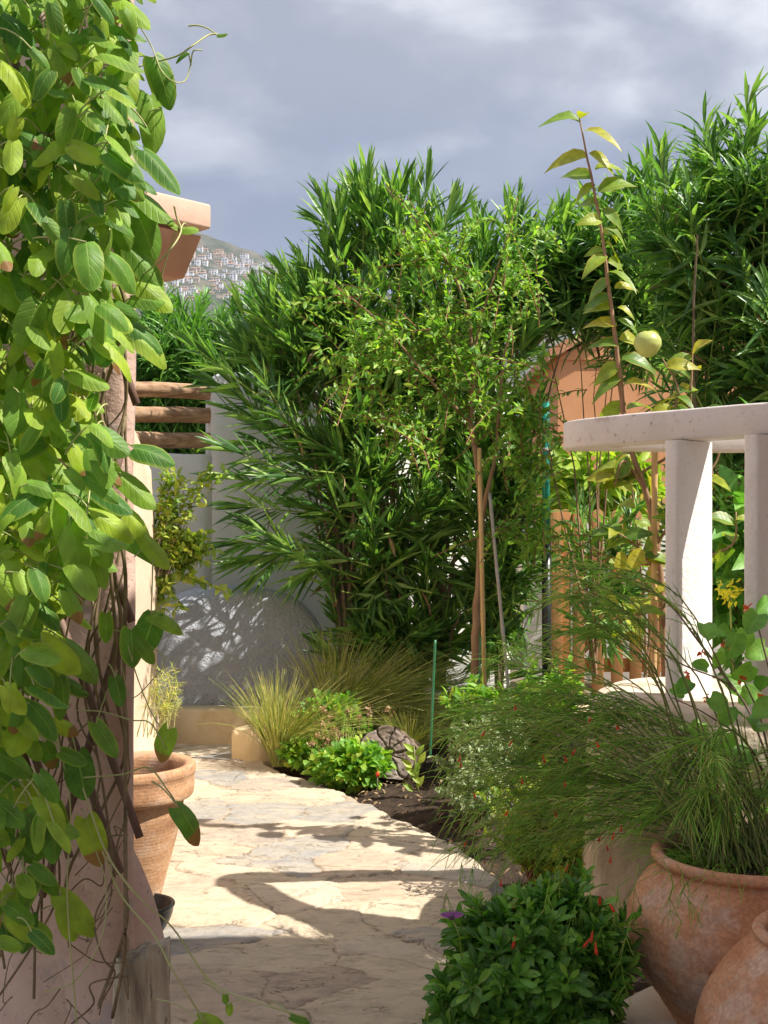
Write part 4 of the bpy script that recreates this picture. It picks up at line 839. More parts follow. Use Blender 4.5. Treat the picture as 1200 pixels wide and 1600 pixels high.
# fruit sapling
def sapling():
    base = P(1040, 1080, 5.5); g = empty('fruit_sapling', base, 'young fruit tree with yellowing leaves and one pale green fruit above the handrail', 'tree')
    main = [base, P(1035, 950, 5.5), P(1026, 850, 5.5), P(1010, 770, 5.5), P(985, 700, 5.5), P(972, 620, 5.5), P(963, 540, 5.5), P(950, 440, 5.5), P(938, 350, 5.5), P(918, 250, 5.5), P(906, 185, 5.5)]
    mb = MB(); tube(mb, main, [.017, .016, .015, .014, .0125, .0115, .010, .0085, .007, .005, .003], 8, sm=4, wob=.0015)
    br = [[P(985, 700, 5.5), P(1040, 660, 5.4), P(1060, 610, 5.4), P(1035, 560, 5.4)], [P(1000, 740, 5.5), P(1070, 690, 5.45), P(1080, 600, 5.45), P(1082, 545, 5.45)], [P(1026, 850, 5.5), P(1060, 800, 5.3), P(1120, 720, 5.3), P(1135, 640, 5.3)],
          [P(1010, 770, 5.5), P(975, 720, 5.4), P(960, 760, 5.4)], [P(1030, 900, 5.5), P(990, 850, 5.4), P(960, 830, 5.4)], [P(1035, 950, 5.5), P(985, 960, 5.4), P(950, 930, 5.4)], [P(1035, 950, 5.5), P(1090, 880, 5.3), P(1145, 850, 5.25), P(1150, 800, 5.25)]]
    for b in br: tube(mb, b, np.linspace(.008, .003, len(b)), 6, sm=4)
    mb.build('trunk', M['bark_t'], g)
    spec = [(906, 185, 35, -85), (906, 190, 62, 175), (912, 205, 55, 25), (918, 245, 60, 155), (920, 240, 55, -5), (930, 290, 50, 200), (925, 280, 55, 190), (935, 300, 60, 8), (935, 320, 60, 215), (940, 330, 60, -2), (940, 345, 50, 160), (945, 355, 45, 10),
            (943, 390, 45, 190), (945, 380, 55, -5), (948, 400, 50, 160), (950, 410, 55, 5), (955, 440, 45, 185), (952, 425, 60, 0), (955, 465, 60, 205), (960, 450, 45, 15), (958, 480, 50, 190), (965, 480, 40, -20), (963, 510, 45, 175), (965, 500, 45, 20),
            (968, 540, 60, 160), (968, 530, 55, -10), (970, 570, 45, 200), (972, 560, 50, 10), (972, 590, 50, 170), (975, 600, 45, -30), (978, 630, 55, 150), (980, 640, 50, 20), (985, 670, 50, 200), (985, 660, 40, -20), (930, 265, 45, -20), (943, 365, 40, 60)]
    pos = []; dr = []
    LL = []
    for px_, py_, l, a in spec:
        q = P(px_, py_, 5.5); a = math.radians(a); pos.append(list(q)); dr.append((math.cos(a), RS.uniform(-.8, .5), RS.uniform(-.35, .65))); LL.append(l/F*5.5*RS.uniform(.7, 1.12))
    for b in br:
        for k in range(13):
            t = RS.uniform(.15, 1)*(len(b)-1); i = min(len(b)-2, int(t)); q = b[i].lerp(b[i+1], t-i); pos.append(list(q)); v = rvec(1)[0]; v[2] = abs(v[2])*.5; dr.append(tuple(v)); LL.append(RS.uniform(.09, .16))
    for k in range(34):
        q = P(RS.uniform(950, 1050), RS.uniform(700, 1000), RS.uniform(5.3, 5.8)); pos.append(list(q)); v = rvec(1)[0]; v[2] *= .5; dr.append(tuple(v)); LL.append(RS.uniform(.08, .15))
    m = len(pos); LL = np.array(LL); rn = RS.rand(m, 3)
    mb = MB(); leaves(mb, np.array(pos), np.array(dr), nrm(A(.15, -.95, .75)+RS.normal(0, .28, (m, 3))), LL, LL*RS.uniform(.46, .62, m), 'oval', bend=RS.uniform(.2, .8, m), cols=5, wave=.04, fold=.3, rnd=rn, droop=.22); mb.build('foliage', M['pers'], g)
    c_ = P(1012, 537, 5.35); r_ = .060
    prof = [(.001, -r_), (.02, -r_*.96), (r_*.6, -r_*.78), (r_*.93, -r_*.3), (r_, .0), (r_*.95, r_*.35), (r_*.66, r_*.74), (.02, r_*.88), (.001, r_*.84)]
    f = lathe(smooth_prof(prof, 4), c_, 40); f.build('fruit', M['fruit'], g)
    mb = MB(); leaves(mb, np.tile(A(c_.x, c_.y, c_.z+r_*.85), (4, 1)), [(1, 0, .3), (-1, -.2, .1), (.3, -1, .1), (0, 1, .2)], np.tile(A(0, 0, 1), (4, 1)), .05, .035, 'oval', bend=.5); mb.build('calyx', M['pers'], g)
sapling()

# ---------------------------------------------------------------- vine on the pillar
def trellis():
    g = empty('trellis', (-.8, 2.5, .2), 'dark crossed wooden stick trellis leaning on the pink pillar', 'trellis')
    for x, y, dx, ln in ((219, 1309, -.37, 720), (188, 1364, -.37, 900), (213, 632, -.35, 620), (220, 467, -.35, 560), (202, 294, -.3, 320), (206, 972, -.36, 800), (110, 1340, -.36, 900), (60, 1250, -.36, 900)):
        a = P(x, y, 2.42); b = P(x+dx*ln, y-ln, 2.44); mb = MB(); tube(mb, [a, a.lerp(b, .33)+Vector((.003, 0, 0)), a.lerp(b, .66)+Vector((-.004, 0, 0)), b], [.0082, .0085, .009, .009], 9, sm=6, wob=.0007); mb.build('stick', M['lattice'], g)
    for x, y, dx, ln in ((192, 979, -.30, -420), (197, 322, -.34, -700), (193, 700, -.36, -760), (120, 520, -.36, -800), (100, 0, -.33, -700)):
        a = P(x, y, 2.47); b = P(x+dx*-ln, y-ln, 2.47); mb = MB(); tube(mb, [a, a.lerp(b, .5)+Vector((.004, 0, 0)), b], [.009, .009, .0085], 9, sm=8, wob=.0007); mb.build('stick', M['lattice'], g)
trellis()
def vine():
    g = empty('climbing_vine', (-.8, 2.2, .1), 'climbing vine with big heart shaped light green leaves covering the left pillar', 'vine')
    right = [(-80, 210), (0, 192), (60, 200), (150, 192), (250, 205), (330, 196), (420, 188), (520, 175), (600, 150), (700, 155), (800, 165), (880, 140), (960, 115), (1100, 95), (1250, 95), (1420, 60), (1600, 30)]
    ry = [a for a, b in right]; rx = [b for a, b in right]
    pos = []; L_ = []; dr = []; nn = []
    n = 0
    while n < 2100:
        y = RS.uniform(-130, 1480); xr = np.interp(y, ry, rx); x = xr-(RS.rand()**1.15)*(xr+330)
        dens = np.interp(y, [-130, 650, 850, 950, 1150, 1480], [1, .95, .85, .55, .32, .2])
        if RS.rand() > dens: continue
        edge = (xr-x) < 60
        d = RS.uniform(1.95, 2.40) if y < 850 else RS.uniform(1.95, 2.35)
        q = P(x, y, d); s = RS.uniform(.036, .076)*(1.12 if y > 700 else 1)
        pos.append(list(q)); L_.append(s)
        side = RS.uniform(-.55, 1.2)+(.3 if edge else 0); dr.append((side, RS.uniform(-.5, .1), -RS.uniform(.15, 1.0)))
        nn.append((RS.normal(.35, .35), RS.normal(-.75, .28), RS.normal(.65, .3))); n += 1
    sp = [(235, 150, .09, .35, -1), (225, 235, .095, .7, -.6), (240, 90, .08, .5, -1), (205, 315, .10, .6, -1), (215, 300, .085, .9, -.7), (205, 390, .09, .8, -.8), (190, 500, .085, 1, -.5), (215, 440, .075, .8, -.5), (205, 520, .075, .9, -.35), (210, 700, .07, .9, -.1),
          (190, 745, .08, .8, -.6), (195, 835, .085, .9, -.3), (225, 840, .07, .5, -.5), (240, 965, .075, -.3, -1), (200, 800, .07, .7, -.7), (235, 960, .06, .9, -.2), (205, 985, .065, .1, -1), (215, 1000, .05, .7, -.8), (180, 1060, .05, .3, -1), (165, 960, .05, .1, -1),
          (262, 1140, .062, -.5, -1), (278, 1262, .075, .8, -.75), (135, 1280, .085, .3, -.8), (60, 1270, .10, -.2, -1), (95, 1400, .09, .7, -.6), (20, 1390, .085, 0, -1), (100, 1420, .06, .6, -.9), (352, 1555, .02, 0, -1), (358, 1570, .02, .1, -1), (310, 1592, .05, 1, -.2), (455, 1588, .035, 1, -.2), (120, 1180, .08, .3, -1), (150, 1130, .07, .6, -.8),
          (340, 55, .018, 1, .2), (292, 82, .025, -.6, -.3), (200, 108, .03, 1, -.2), (283, 358, .03, .8, .1), (278, 355, .03, -.4, .5), (205, 465, .06, .9, -.1)]
    for x, y, s, a, b in sp:
        pos.append(list(P(x, y, 2.2))); L_.append(s*1.05); dr.append((a, -.15, b)); nn.append((.25+RS.normal(0, .2), -.8, .55))
    rn = RS.rand(len(pos), 3); zz = np.array(pos)[:, 2]; xx = np.array(pos)[:, 0]
    # backlit yellow put into the leaf colour at the middle left of the plant
    yel = np.exp(-((zz-1.62)/.42)**2)*np.clip((-.50-xx)/.2, 0, 1)
    rn[:, 0] = np.clip(rn[:, 0]**1.2*.70+yel*.62*RS.rand(len(pos)), 0, 1)
    rn[n+20, 2] = .99; rn[n+20, 0] = .5; rn[n+21, 2] = .99
    L_ = np.array(L_); m = len(L_)
    mb = MB(); leaves(mb, np.array(pos), np.array(dr), np.array(nn), L_, L_*RS.uniform(.46, .68, m), 'oheart', fold=-.42, bend=RS.uniform(.1, .75, m), cols=7, lobe=.16, wave=.035, rnd=rn)
    mb.build('foliage', M['vine'], g)
    # leaf stalks
    pp = np.array(pos); dd = nrm(np.array(dr)); t = np.linspace(0, 1, 5)[None, :, None]
    b = pp-dd*.02+np.stack([RS.normal(-.03, .03, m), RS.uniform(.03, .12, m), RS.normal(-.01, .03, m)], -1); md = (pp+b)/2+A(0, 0, .015)
    mb = MB(); tubes(mb, b[:, None]*(1-t)**2+2*md[:, None]*t*(1-t)+pp[:, None]*t**2, np.linspace(.0017, .0012, 5), 5); mb.build('leaf_stalks', M['tendril'], g)
    mb = MB()
    for k in range(30):                                             # twining stems running up the pillar
        x = RS.uniform(-80, 190); y = RS.uniform(1250, 1620) if k < 16 else RS.uniform(600, 1200); pts = []; d = RS.uniform(2.3, 2.5)
        for s in range(9):
            pts.append(P(x, y, d)); x += RS.normal(-2, 26); x = min(x, 196); y -= RS.uniform(60, 150); d = min(2.52, max(2.25, d+RS.normal(0, .03)))
        tube(mb, pts, RS.uniform(.0018, .0045), 6, sm=5)
    mb.build('stems', M['vstem'], g)
    mb = MB()
    for k in range(15):                                             # wiry tangle at the foot
        x = RS.uniform(-60, 170); y = RS.uniform(1330, 1640); pts = []
        for s in range(7): pts.append(P(x, y, RS.uniform(2.2, 2.42))); x += RS.normal(16, 20); y += RS.normal(-18, 34); x = min(x, 200)
        tube(mb, pts, RS.uniform(.0010, .0020), 5, sm=6)
    mb.build('wiry_stems', M['vstem'], g)
    T = [([(175, 118), (230, 100), (275, 88), (300, 72), (325, 55), (340, 53)], .0016), ([(215, 35), (238, 75), (252, 110), (272, 128), (290, 125), (298, 100), (302, 80), (316, 78)], .0012), ([(205, 180), (225, 176), (248, 170)], .0011),
         ([(100, 190), (112, 240), (123, 300), (118, 370), (110, 408), (60, 435), (15, 455)], .0026), ([(175, 430), (215, 432), (245, 412), (270, 385), (283, 360), (276, 340), (272, 322)], .0016), ([(0, 378), (35, 395), (62, 412), (72, 405), (60, 370), (45, 330), (42, 300)], .0022),
         ([(60, 1120), (120, 1210), (165, 1330), (215, 1400), (270, 1450), (330, 1535), (400, 1565), (480, 1590)], .0018), ([(160, 1330), (190, 1400), (240, 1460), (272, 1520), (322, 1600)], .0018), ([(120, 1110), (160, 1112), (205, 1125), (235, 1130), (260, 1170)], .0013), ([(130, 1215), (190, 1210), (232, 1200), (262, 1235), (280, 1262)], .0015),
         ([(150, 1330), (165, 1380), (160, 1460), (120, 1530), (70, 1550)], .0013), ([(355, 1568), (375, 1562), (400, 1565)], .0010), ([(210, 870), (236, 850), (238, 900), (236, 960)], .0012), ([(200, 1010), (215, 1060), (235, 1110), (250, 1135)], .0012), ([(190, 1040), (205, 1090), (240, 1060), (258, 1030), (236, 1010)], .0010), ([(90, 1150), (110, 1260), (105, 1400), (120, 1600)], .0015)]
    for pts, r in T: mb = MB(); tube(mb, [P(x, y, 2.18+.03*math.sin(i*1.7)) for i, (x, y) in enumerate(pts)], r, 6, sm=8); mb.build('tendril', M['tendril'], g)
vine()

# ---------------------------------------------------------------- rush like fountain plant in the large pot
def rush():
    base = Vector((BP.x, BP.y, BP.z+.45)); g = empty('fountain_plant', base, 'arching rush like plant with fine green stems and red tube flowers in the large pot', 'plant')
    rng = RS; mains = []
    targets = []
    for k in range(88):
        px_ = rng.uniform(690, 900) if rng.rand() < .84 else rng.uniform(900, 1120); t_ = (px_-690)/300
        py_ = rng.normal(1175, 95) if px_ < 985 else rng.uniform(1160, 1290); py_ = min(py_, 1330+t_*20); py_ = max(py_, np.interp(px_, [690, 780, 850, 940, 1000], [1130, 1020, 950, 900, 1060]))
        targets.append(P(px_, py_, (4.5-max(0, px_-760)/260*.75)+rng.uniform(-.35, .05)))
    for k in range(26): targets.append(P(rng.uniform(1080, 1330), rng.uniform(1180, 1300), rng.uniform(3.3, 3.9)))
    for k in range(10): targets.append(P(rng.uniform(850, 960), rng.uniform(880, 990), rng.uniform(3.6, 3.9)))
    K = 12; t = np.linspace(0, 1, K)[:, None]; curves = []
    for T_ in targets:
        T_ = np.array(T_); b = np.array(base)+np.array([rng.uniform(-.17, .12), rng.uniform(-.12, .15), rng.uniform(-.02, .01)])
        lift = max(.12, T_[2]-b[2])+rng.uniform(.05, .22); m1 = b+(T_-b)*.18+A(0, 0, lift*.65); m2 = b+(T_-b)*.62+A(0, 0, lift*.55*max(.2, (1.0 if T_[2]-b[2] < .35 else .55)))
        c3 = b*(1-t)**3+3*m1*t*(1-t)**2+3*m2*t*t*(1-t)+T_*t**3; curves.append(c3)
    cv = np.array(curves); cv += rng.normal(0, .003, cv.shape)
    mb = MB(); tubes(mb, cv, np.linspace(.0034, .0011, K), 5); mb.build('main_stems', M['rstem'], g)
    # branchlets
    P0 = []; D0 = []; LN = []
    for c3 in curves:
        T = nrm(np.gradient(c3, axis=0)); dist = np.linalg.norm(c3[-1]-c3[0])
        for s in np.linspace(.38, 1, int(14+dist*6)):
            i = min(K-2, int(s*(K-1))); f = s*(K-1)-i; p0 = c3[i]*(1-f)+c3[i+1]*f
            for q in range(3 if s > .6 else 1): P0.append(p0); D0.append(nrm(T[i]*1.15+rvec(1)[0]*.62)); LN.append(rng.uniform(.05, .15))
    P0 = np.array(P0); D0 = np.array(D0); LN = np.array(LN); n = len(P0); u = np.linspace(0, 1, 5)
    pts = P0[:, None]+D0[:, None]*(LN[:, None]*u[None])[..., None]; pts[:, :, 2] -= (LN[:, None]*.32*u[None]**2); pts += rng.normal(0, .0008, pts.shape)
    mb = MB(); tubes(mb, pts, np.array([.0016, .0015, .0014, .0011, .0005]), 3)
    # grassy skirt around the pot mouth
    n2 = 420; a = rng.uniform(0, 6.283, n2); r = rng.uniform(.03, .22, n2); p0 = np.stack([base.x+np.cos(a)*r, base.y+np.sin(a)*r, np.full(n2, base.z-.01)], -1)
    dd = nrm(np.stack([np.cos(a), np.sin(a), rng.uniform(.3, 1.6, n2)], -1)+rvec(n2)*.5); ln = rng.uniform(.06, .24, n2); pts = p0[:, None]+dd[:, None]*(ln[:, None]*u[None])[..., None]; pts[:, :, 2] -= ln[:, None]*.6*u[None]**2
    tubes(mb, pts, np.array([.0013, .0012, .0011, .001, .0005]), 3)
    # threads trailing down over pots and bush
    for px_, y0, y1, d_ in ((1045, 1345, 1440, 3.18), (1060, 1350, 1420, 3.2), (930, 1330, 1480, 3.3), (880, 1330, 1440, 3.3), (980, 1370, 1450, 3.2), (760, 1290, 1400, 3.5), (735, 1300, 1420, 3.5), (800, 1290, 1420, 3.45), (1000, 1350, 1540, 3.15), (905, 1380, 1560, 3.2), (850, 1370, 1500, 3.25)):
        k_ = 6; q = np.array([list(P(px_+rng.normal(0, 6)+j*(4 if px_ > 1000 else -7), y0+(y1-y0)*j/5, d_)) for j in range(k_)]); tubes(mb, q[None], np.full((1, k_), .0011), 3)
        for j in range(1, 6):
            for _ in range(3): v = rvec(1)[0]*.5+A(-.1, 0, -.9); v = nrm(v); tubes(mb, (q[j]+v*np.linspace(0, .05, 3)[:, None])[None], np.full((1, 3), .0009), 3)
    mb.build('branchlets', M['russ'], g)
    fl = [(922, 1466, 3.2), (930, 1470, 3.2), (926, 1455, 3.2), (952, 1412, 3.2), (938, 1400, 3.25), (806, 1403, 3.35), (805, 1462, 3.2), (758, 1142, 3.5), (815, 1215, 3.5), (1088, 1163, 3.4), (882, 1180, 3.5), (793, 1265, 3.5), (783, 1373, 3.45), (848, 1180, 3.6), (878, 1390, 3.4), (960, 1300, 3.4), (720, 1180, 3.6)]
    for k in range(16): fl.append((rng.uniform(720, 980), rng.uniform(1100, 1350), rng.uniform(3.4, 3.8)))
    for x, y, d_ in fl[:]:
        mb = MB(); p0 = np.array(P(x, y, d_)); v = nrm(A(rng.uniform(-.7, .7), rng.uniform(-.3, .2), -1)); L_ = rng.uniform(.018, .034) if y > 1390 else rng.uniform(.010, .018); q = p0+v*np.linspace(0, L_, 5)[:, None]
        tubes(mb, q[None], np.array([[.0012, .0022, .0028, .0034, .0040]])*(1.3 if y > 1390 else .8), 6)
        e = q[-1]; a_ = rng.rand()*6; leaves(mb, np.tile(e, (4, 1)), [(math.cos(a_+j*1.57)*.6+v[0], math.sin(a_+j*1.57)*.6+v[1], v[2]*.7) for j in range(4)], rvec(4), .008, .005, 'small')
        mb.build('flower', M['petal_r'], g)
M['rstem'] = solid_mat('dark_rush_stem', [(.10, .15, .04), (.17, .22, .06), (.26, .17, .08)], 9, .5)
rush()

# ---------------------------------------------------------------- clipped bush in front
def front_bush():
    c_ = P(838, 1530, 3.38); g = empty('daisy_bush', (c_.x, c_.y, 0), 'dense dark green leafy bush with one purple daisy at its left, beside the large pot', 'bush')
    E = [((c_.x, c_.y, .26), (.26, .25, .25), 1.0), ((c_.x+.08, c_.y+.05, .32), (.17, .2, .20), .4), ((c_.x-.13, c_.y, .16), (.16, .18, .17), .35)]
    O, V = sample_shell(E, 430, .55); O = O+V*RS.normal(0, .022, (len(O), 1)); k = O[:, 2] > .02; O, V = O[k], V[k]
    D = nrm(V*.9+A(0, -.05, .75)+RS.normal(0, .25, V.shape))
    mb = MB(); whorl_leaves(mb, O, D, 5, .014, .068, .32, .35, 1.15, 4, prof='obov', fold=.35, bend=.3); mb.build('foliage', M['bush'], g)
    b = np.tile(A(c_.x, c_.y, .02), (len(O), 1))+RS.normal(0, .05, O.shape)*A(1, 1, 0); t = np.linspace(0, 1, 5)[None, :, None]
    mb = MB(); tubes(mb, b[:, None]*(1-t)+O[:, None]*t, np.linspace(.003, .0014, 5), 4); mb.build('stems', M['twig_y'], g)
    fc = P(706, 1436, 3.2); mb = MB()
    tube(mb, [P(722, 1500, 3.25), P(718, 1465, 3.2), P(709, 1442, 3.2)], .0016, 6, sm=5); mb.build('flower_stalk', M['twig_y'], g)
    mb = MB(); n = 18; a = np.arange(n)/n*6.283; up = nrm(A(.1, -.25, 1)); dv = np.stack([np.cos(a), np.sin(a), np.full(n, .28)], -1)
    leaves(mb, np.tile(np.array(fc), (n, 1))+dv*.004, dv, np.tile(up, (n, 1)), .032, .010, 'oval', bend=-.15); mb.build('petals', M['petal_p'], g)
    lathe([(.0005, -.004), (.006, -.003), (.008, .002), (.006, .006), (.0005, .008)], fc+Vector((0, 0, .002)), 16).build('flower_centre', M['black'], g)
front_bush()

# ---------------------------------------------------------------- bed plants near the path
def grass_clump(label, base, n, spread, lean, L0, L1, mat, w=.0028, group='feather grass clumps'):
    g = empty('feather_grass', base, label, 'grass', group)
    K = 7; t = np.linspace(0, 1, K); a = RS.uniform(0, 6.283, n); r = np.sqrt(RS.rand(n))*spread*.35; p0 = np.stack([base[0]+np.cos(a)*r, base[1]+np.sin(a)*r, np.full(n, base[2])], -1)
    d = nrm(np.stack([np.cos(a)*.34+lean[0]*RS.uniform(.1, 1.1, n), np.sin(a)*.34+lean[1]*RS.uniform(.1, 1, n), np.ones(n)], -1)+RS.normal(0, .10, (n, 3))); L_ = RS.uniform(L0, L1, n)
    h = d*A(1, 1, 0); pts = p0[:, None]+d[:, None]*(L_[:, None]*t[None])[..., None]+h[:, None]*((L_*RS.uniform(.3, 1.0, n))[:, None]*t[None]**2)[..., None]
    pts[:, :, 2] -= (L_*RS.uniform(.15, .6, n))[:, None]*t[None]**2.4*np.clip(np.linalg.norm(h, axis=1)*1.6, .2, 1.3)[:, None]
    mb = MB(); tubes(mb, pts, np.linspace(1, .3, K)*w, 3); mb.build('blades', mat, g)
def B(px_, py_, z=.03): d_ = (H-z)*F/(py_-830); q = P(px_, py_, d_); return (q.x, q.y, z)
grass_clump('blond feathery grass clump springing up beside the rounded cream kerb', B(437, 1196), 800, .14, (.35, .1), .38, .70, M['grass'])
grass_clump('larger green gold feathery grass sweeping right behind the geranium', B(530, 1168), 1900, .28, (.95, .05), .50, .95, M['grass'])
grass_clump('dark green wispy grass behind the cut log', B(600, 1160), 1200, .3, (1.1, .0), .45, .9, M['grass_g'])
grass_clump('small tan green grass tuft between the log and the green plant stake', B(640, 1190), 330, .10, (.1, .1), .22, .45, M['grass'])
blob_plant('geranium', 'low bright green geranium with faded pink flower heads at the path edge', 'geranium', B(540, 1215), [(tuple(np.array(B(470, 1200))+A(0, 0, .10)), (.13, .12, .09), .6), (tuple(np.array(B(555, 1225))+A(0, 0, .11)), (.20, .14, .13), 1.2), (tuple(np.array(B(520, 1190))+A(0, 0, .24)), (.24, .14, .20), 1.2), (tuple(np.array(B(515, 1222))+A(0, 0, .08)), (.12, .1, .1), .5)], 2600, .052, .75, M['geran'], prof='lobe', stems=120, r=.0022, smat='twig_y', lo=.35, bend=.3, up=.7)
gq = [o for o in C.objects if o.name == 'geranium'][0]
for k in range(16):
    mb = MB(); q = np.array(P(RS.uniform(480, 610), RS.uniform(1105, 1170), RS.uniform(7.2, 7.5))); m = 12; leaves(mb, q+RS.normal(0, .012, (m, 3)), rvec(m), rvec(m), .022, .014, 'oval', bend=.5)
    tubes(mb, (q+A(0, 0, -.16)*np.linspace(0, 1, 4)[:, None]+RS.normal(0, .005, (4, 3)))[None], np.full((1, 4), .0015), 4)
    mb.build('faded_flower', M['petal_k'], gq)
# cut log
def log():
    c_ = Vector(B(612, 1222, .0)); c_.z = .165; g = empty('cut_log', (c_.x, c_.y, 0), 'short dark cut log lying with its cracked round end towards the path', 'log')
    ax = Vector((-.20, -.95, .26)).normalized(); sx = ax.cross(Vector((0, 0, 1))).normalized(); sy = sx.cross(ax)
    V = []; m = 120; K = 10
    def rad(a): return .160*(1+.07*math.sin(a*2+.6)+.05*math.sin(a*5)+.02*math.sin(a*11))
    for i in range(K):
        s = i/(K-1)
        for j in range(m): a = j/m*6.2832; r = rad(a)*(1+.03*math.sin(s*9+a*4)); V.append(c_+ax*(.10-.36*s)+(sx*math.cos(a)+sy*math.sin(a))*r)
    mb = MB(); mb.add([list(v) for v in V], [(i*m+j, i*m+(j+1) % m, (i+1)*m+(j+1) % m, (i+1)*m+j) for i in range(K-1) for j in range(m)]); flip_fix(mb.build('bark', M['bark'], g))
    V = []; R_ = 34
    for i in range(R_):
        s = i/(R_-1)
        for j in range(m):
            a = j/m*6.2832; r = rad(a)*s; cr = 0
            for ca, wd in ((.3, .10), (1.1, .06), (1.7, .07), (2.3, .05), (3.0, .10), (3.6, .04), (4.1, .06), (5.2, .09), (5.9, .05)):
                da = abs((a+.10*math.sin(r*38+ca*3)-ca+math.pi) % (2*math.pi)-math.pi); cr += max(0, 1-da*r/(wd*.09))*.040*(s > .15)*min(1, s*1.3)
            hz = -.045*max(0, 1-r/.042)-cr+.0012*math.sin(r*210)+.004*vnoise(np.array([a*6+9]), np.array([s*14]), 4)[0]+.008*vnoise(np.array([a*2+9]), np.array([s*4]), 6)[0]
            V.append(c_+ax*(.103+hz)+(sx*math.cos(a)+sy*math.sin(a))*r)
    mb = MB(); mb.add([list(v) for v in V], [(i*m+j, i*m+(j+1) % m, (i+1)*m+(j+1) % m, (i+1)*m+j) for i in range(R_-1) for j in range(m)]); mb.build('cut_face', M['logend'], g)
log()
def seedling():
    b = Vector(B(655, 1240)); g = empty('seedling', b, 'small upright seedling with yellow green leaves at the right of the log', 'plant'); pos = []; dr = []
    for k in range(11): pos.append((b.x-.02+RS.normal(0, .02), b.y-.03, .05+k*.022)); dr.append((math.copysign(.7, (k % 2)-.5)-.2, -.2, .9))
    mb = MB(); leaves(mb, pos, dr, np.tile(A(.2, -.8, .4), (11, 1))+RS.normal(0, .2, (11, 3)), .075, .036, 'oval', bend=.3, cols=5); mb.build('foliage', M['bright'], g)
    mb = MB(); tube(mb, [b, (b.x-.02, b.y-.03, .15), (b.x-.03, b.y-.03, .30)], .003, 6, sm=4); mb.build('stem', M['twig_y'], g)
seedling()
def sprig(name, label, cat, base, ells, nst, L, mat, leafL, leafW, per, smat, group=None, prof='small', r=.002):
    g = empty(name, base, label, cat, group); O, V = sample_shell(ells, nst, .4); b = np.array(list(base)); K = 8; t = np.linspace(0, 1, K)[None, :, None]
    bb = b+RS.normal(0, .05, O.shape)*A(1, 1, 0); md = (bb+O)/2+A(0, 0, .1)+RS.normal(0, .03, O.shape); c3 = bb[:, None]*(1-t)**2+2*md[:, None]*t*(1-t)+O[:, None]*t**2
    mb = MB(); tubes(mb, c3, np.linspace(1.3, .5, K)*r, 4); mb.build('stems', M[smat], g)
    pos = []; dd = []
    for s in np.linspace(.35, 1, per):
        i = min(K-2, int(s*(K-1))); f = s*(K-1)-i; p0 = c3[:, i]*(1-f)+c3[:, i+1]*f; T = nrm(c3[:, i+1]-c3[:, i]); 
        for q in range(3): pos.append(p0); dd.append(nrm(T*.6+rvec(len(O))*.9))
    pos = np.concatenate(pos); dd = np.concatenate(dd); m = len(pos); mb = MB(); Ls = leafL*RS.uniform(.6, 1.2, m); leaves(mb, pos, dd, rvec(m)+A(0, 0, 1), Ls, Ls*leafW, prof, bend=.3); mb.build('foliage', mat, g); return g
q = Vector(B(740, 1290))
sprig('sage_bush', 'pale grey green sage bush between the log and the rush plant', 'bush', (q.x+.15, q.y+.4, 0), [ell(735, 1175, 6.2, 60, 75, .25, 1), ell(790, 1150, 6.4, 60, 75, .25, .7), ell(730, 1240, 6.0, 50, 45, .2, .5)], 150, 0, M['sage'], .030, .45, 26, 'greystake', r=.0025)
sprig('leafy_shrub', 'low bright green shrub at the foot of the bamboo stake', 'shrub', P(790, 1230, 7.2), [ell(740, 1090, 7.3, 50, 35, .2, .6), ell(800, 1120, 7.0, 60, 55, .25, 1), ell(860, 1100, 7.0, 60, 80, .25, 1)], 110, 0, M['geran'], .07, .42, 16, 'twig_r')
sprig('dry_shrub', 'thin reddish brown twiggy shrub hidden beneath the rush plant', 'shrub', P(850, 1400, 4.9), [ell(850, 1270, 4.9, 110, 90, .3, 1), ell(930, 1330, 4.6, 70, 60, .2, .6)], 170, 0, M['jas'], .035, .4, 18, 'twig_r')
# pale stones behind
for k, (x, y, s) in enumerate(((672, 1082, .045), (684, 1090, .055), (670, 1094, .05))):
    c_ = P(x, y, 8.25); pr = smooth_prof([(.001, -s*.7), (s*.6, -s*.6), (s, -s*.1), (s*.8, s*.5), (s*.3, s*.75), (.001, s*.7)], 3); o = lathe(pr, c_, 18, wob=.09, seed=k*2).build('stone', M['pale_stone'], loc=c_)
    tag(o, 'white round stone on the kerb wall behind the green plant stake', 'stone', 'white stones on the kerb wall')
# creeper hanging in front of the white wall
sprig('creeper', 'light green trailing creeper hanging before the white wall, next to the peach wall', 'creeper', P(246, 900, 8.0), [ell(275, 745, 8.0, 28, 28, .08, .5), ell(325, 738, 8.0, 32, 12, .05, .25), ell(268, 830, 8.0, 24, 50, .08, .5), ell(300, 870, 8.0, 45, 45, .1, 1.0), ell(275, 930, 8.0, 30, 40, .1, .7), ell(335, 930, 8.0, 28, 12, .05, .15), ell(300, 860, 8.0, 45, 30, .1, .5)], 58, 0, M['jas'], .066, .48, 9, 'vstem', prof='oval')
sprig('wispy_plant', 'thin yellowish wispy twigs beside the peach wall behind the tall pot', 'plant', P(240, 1150, 6.4), [ell(262, 1075, 6.4, 25, 50, .08, 1)], 22, 0, M['grass'], .06, .06, 8, 'tendril')
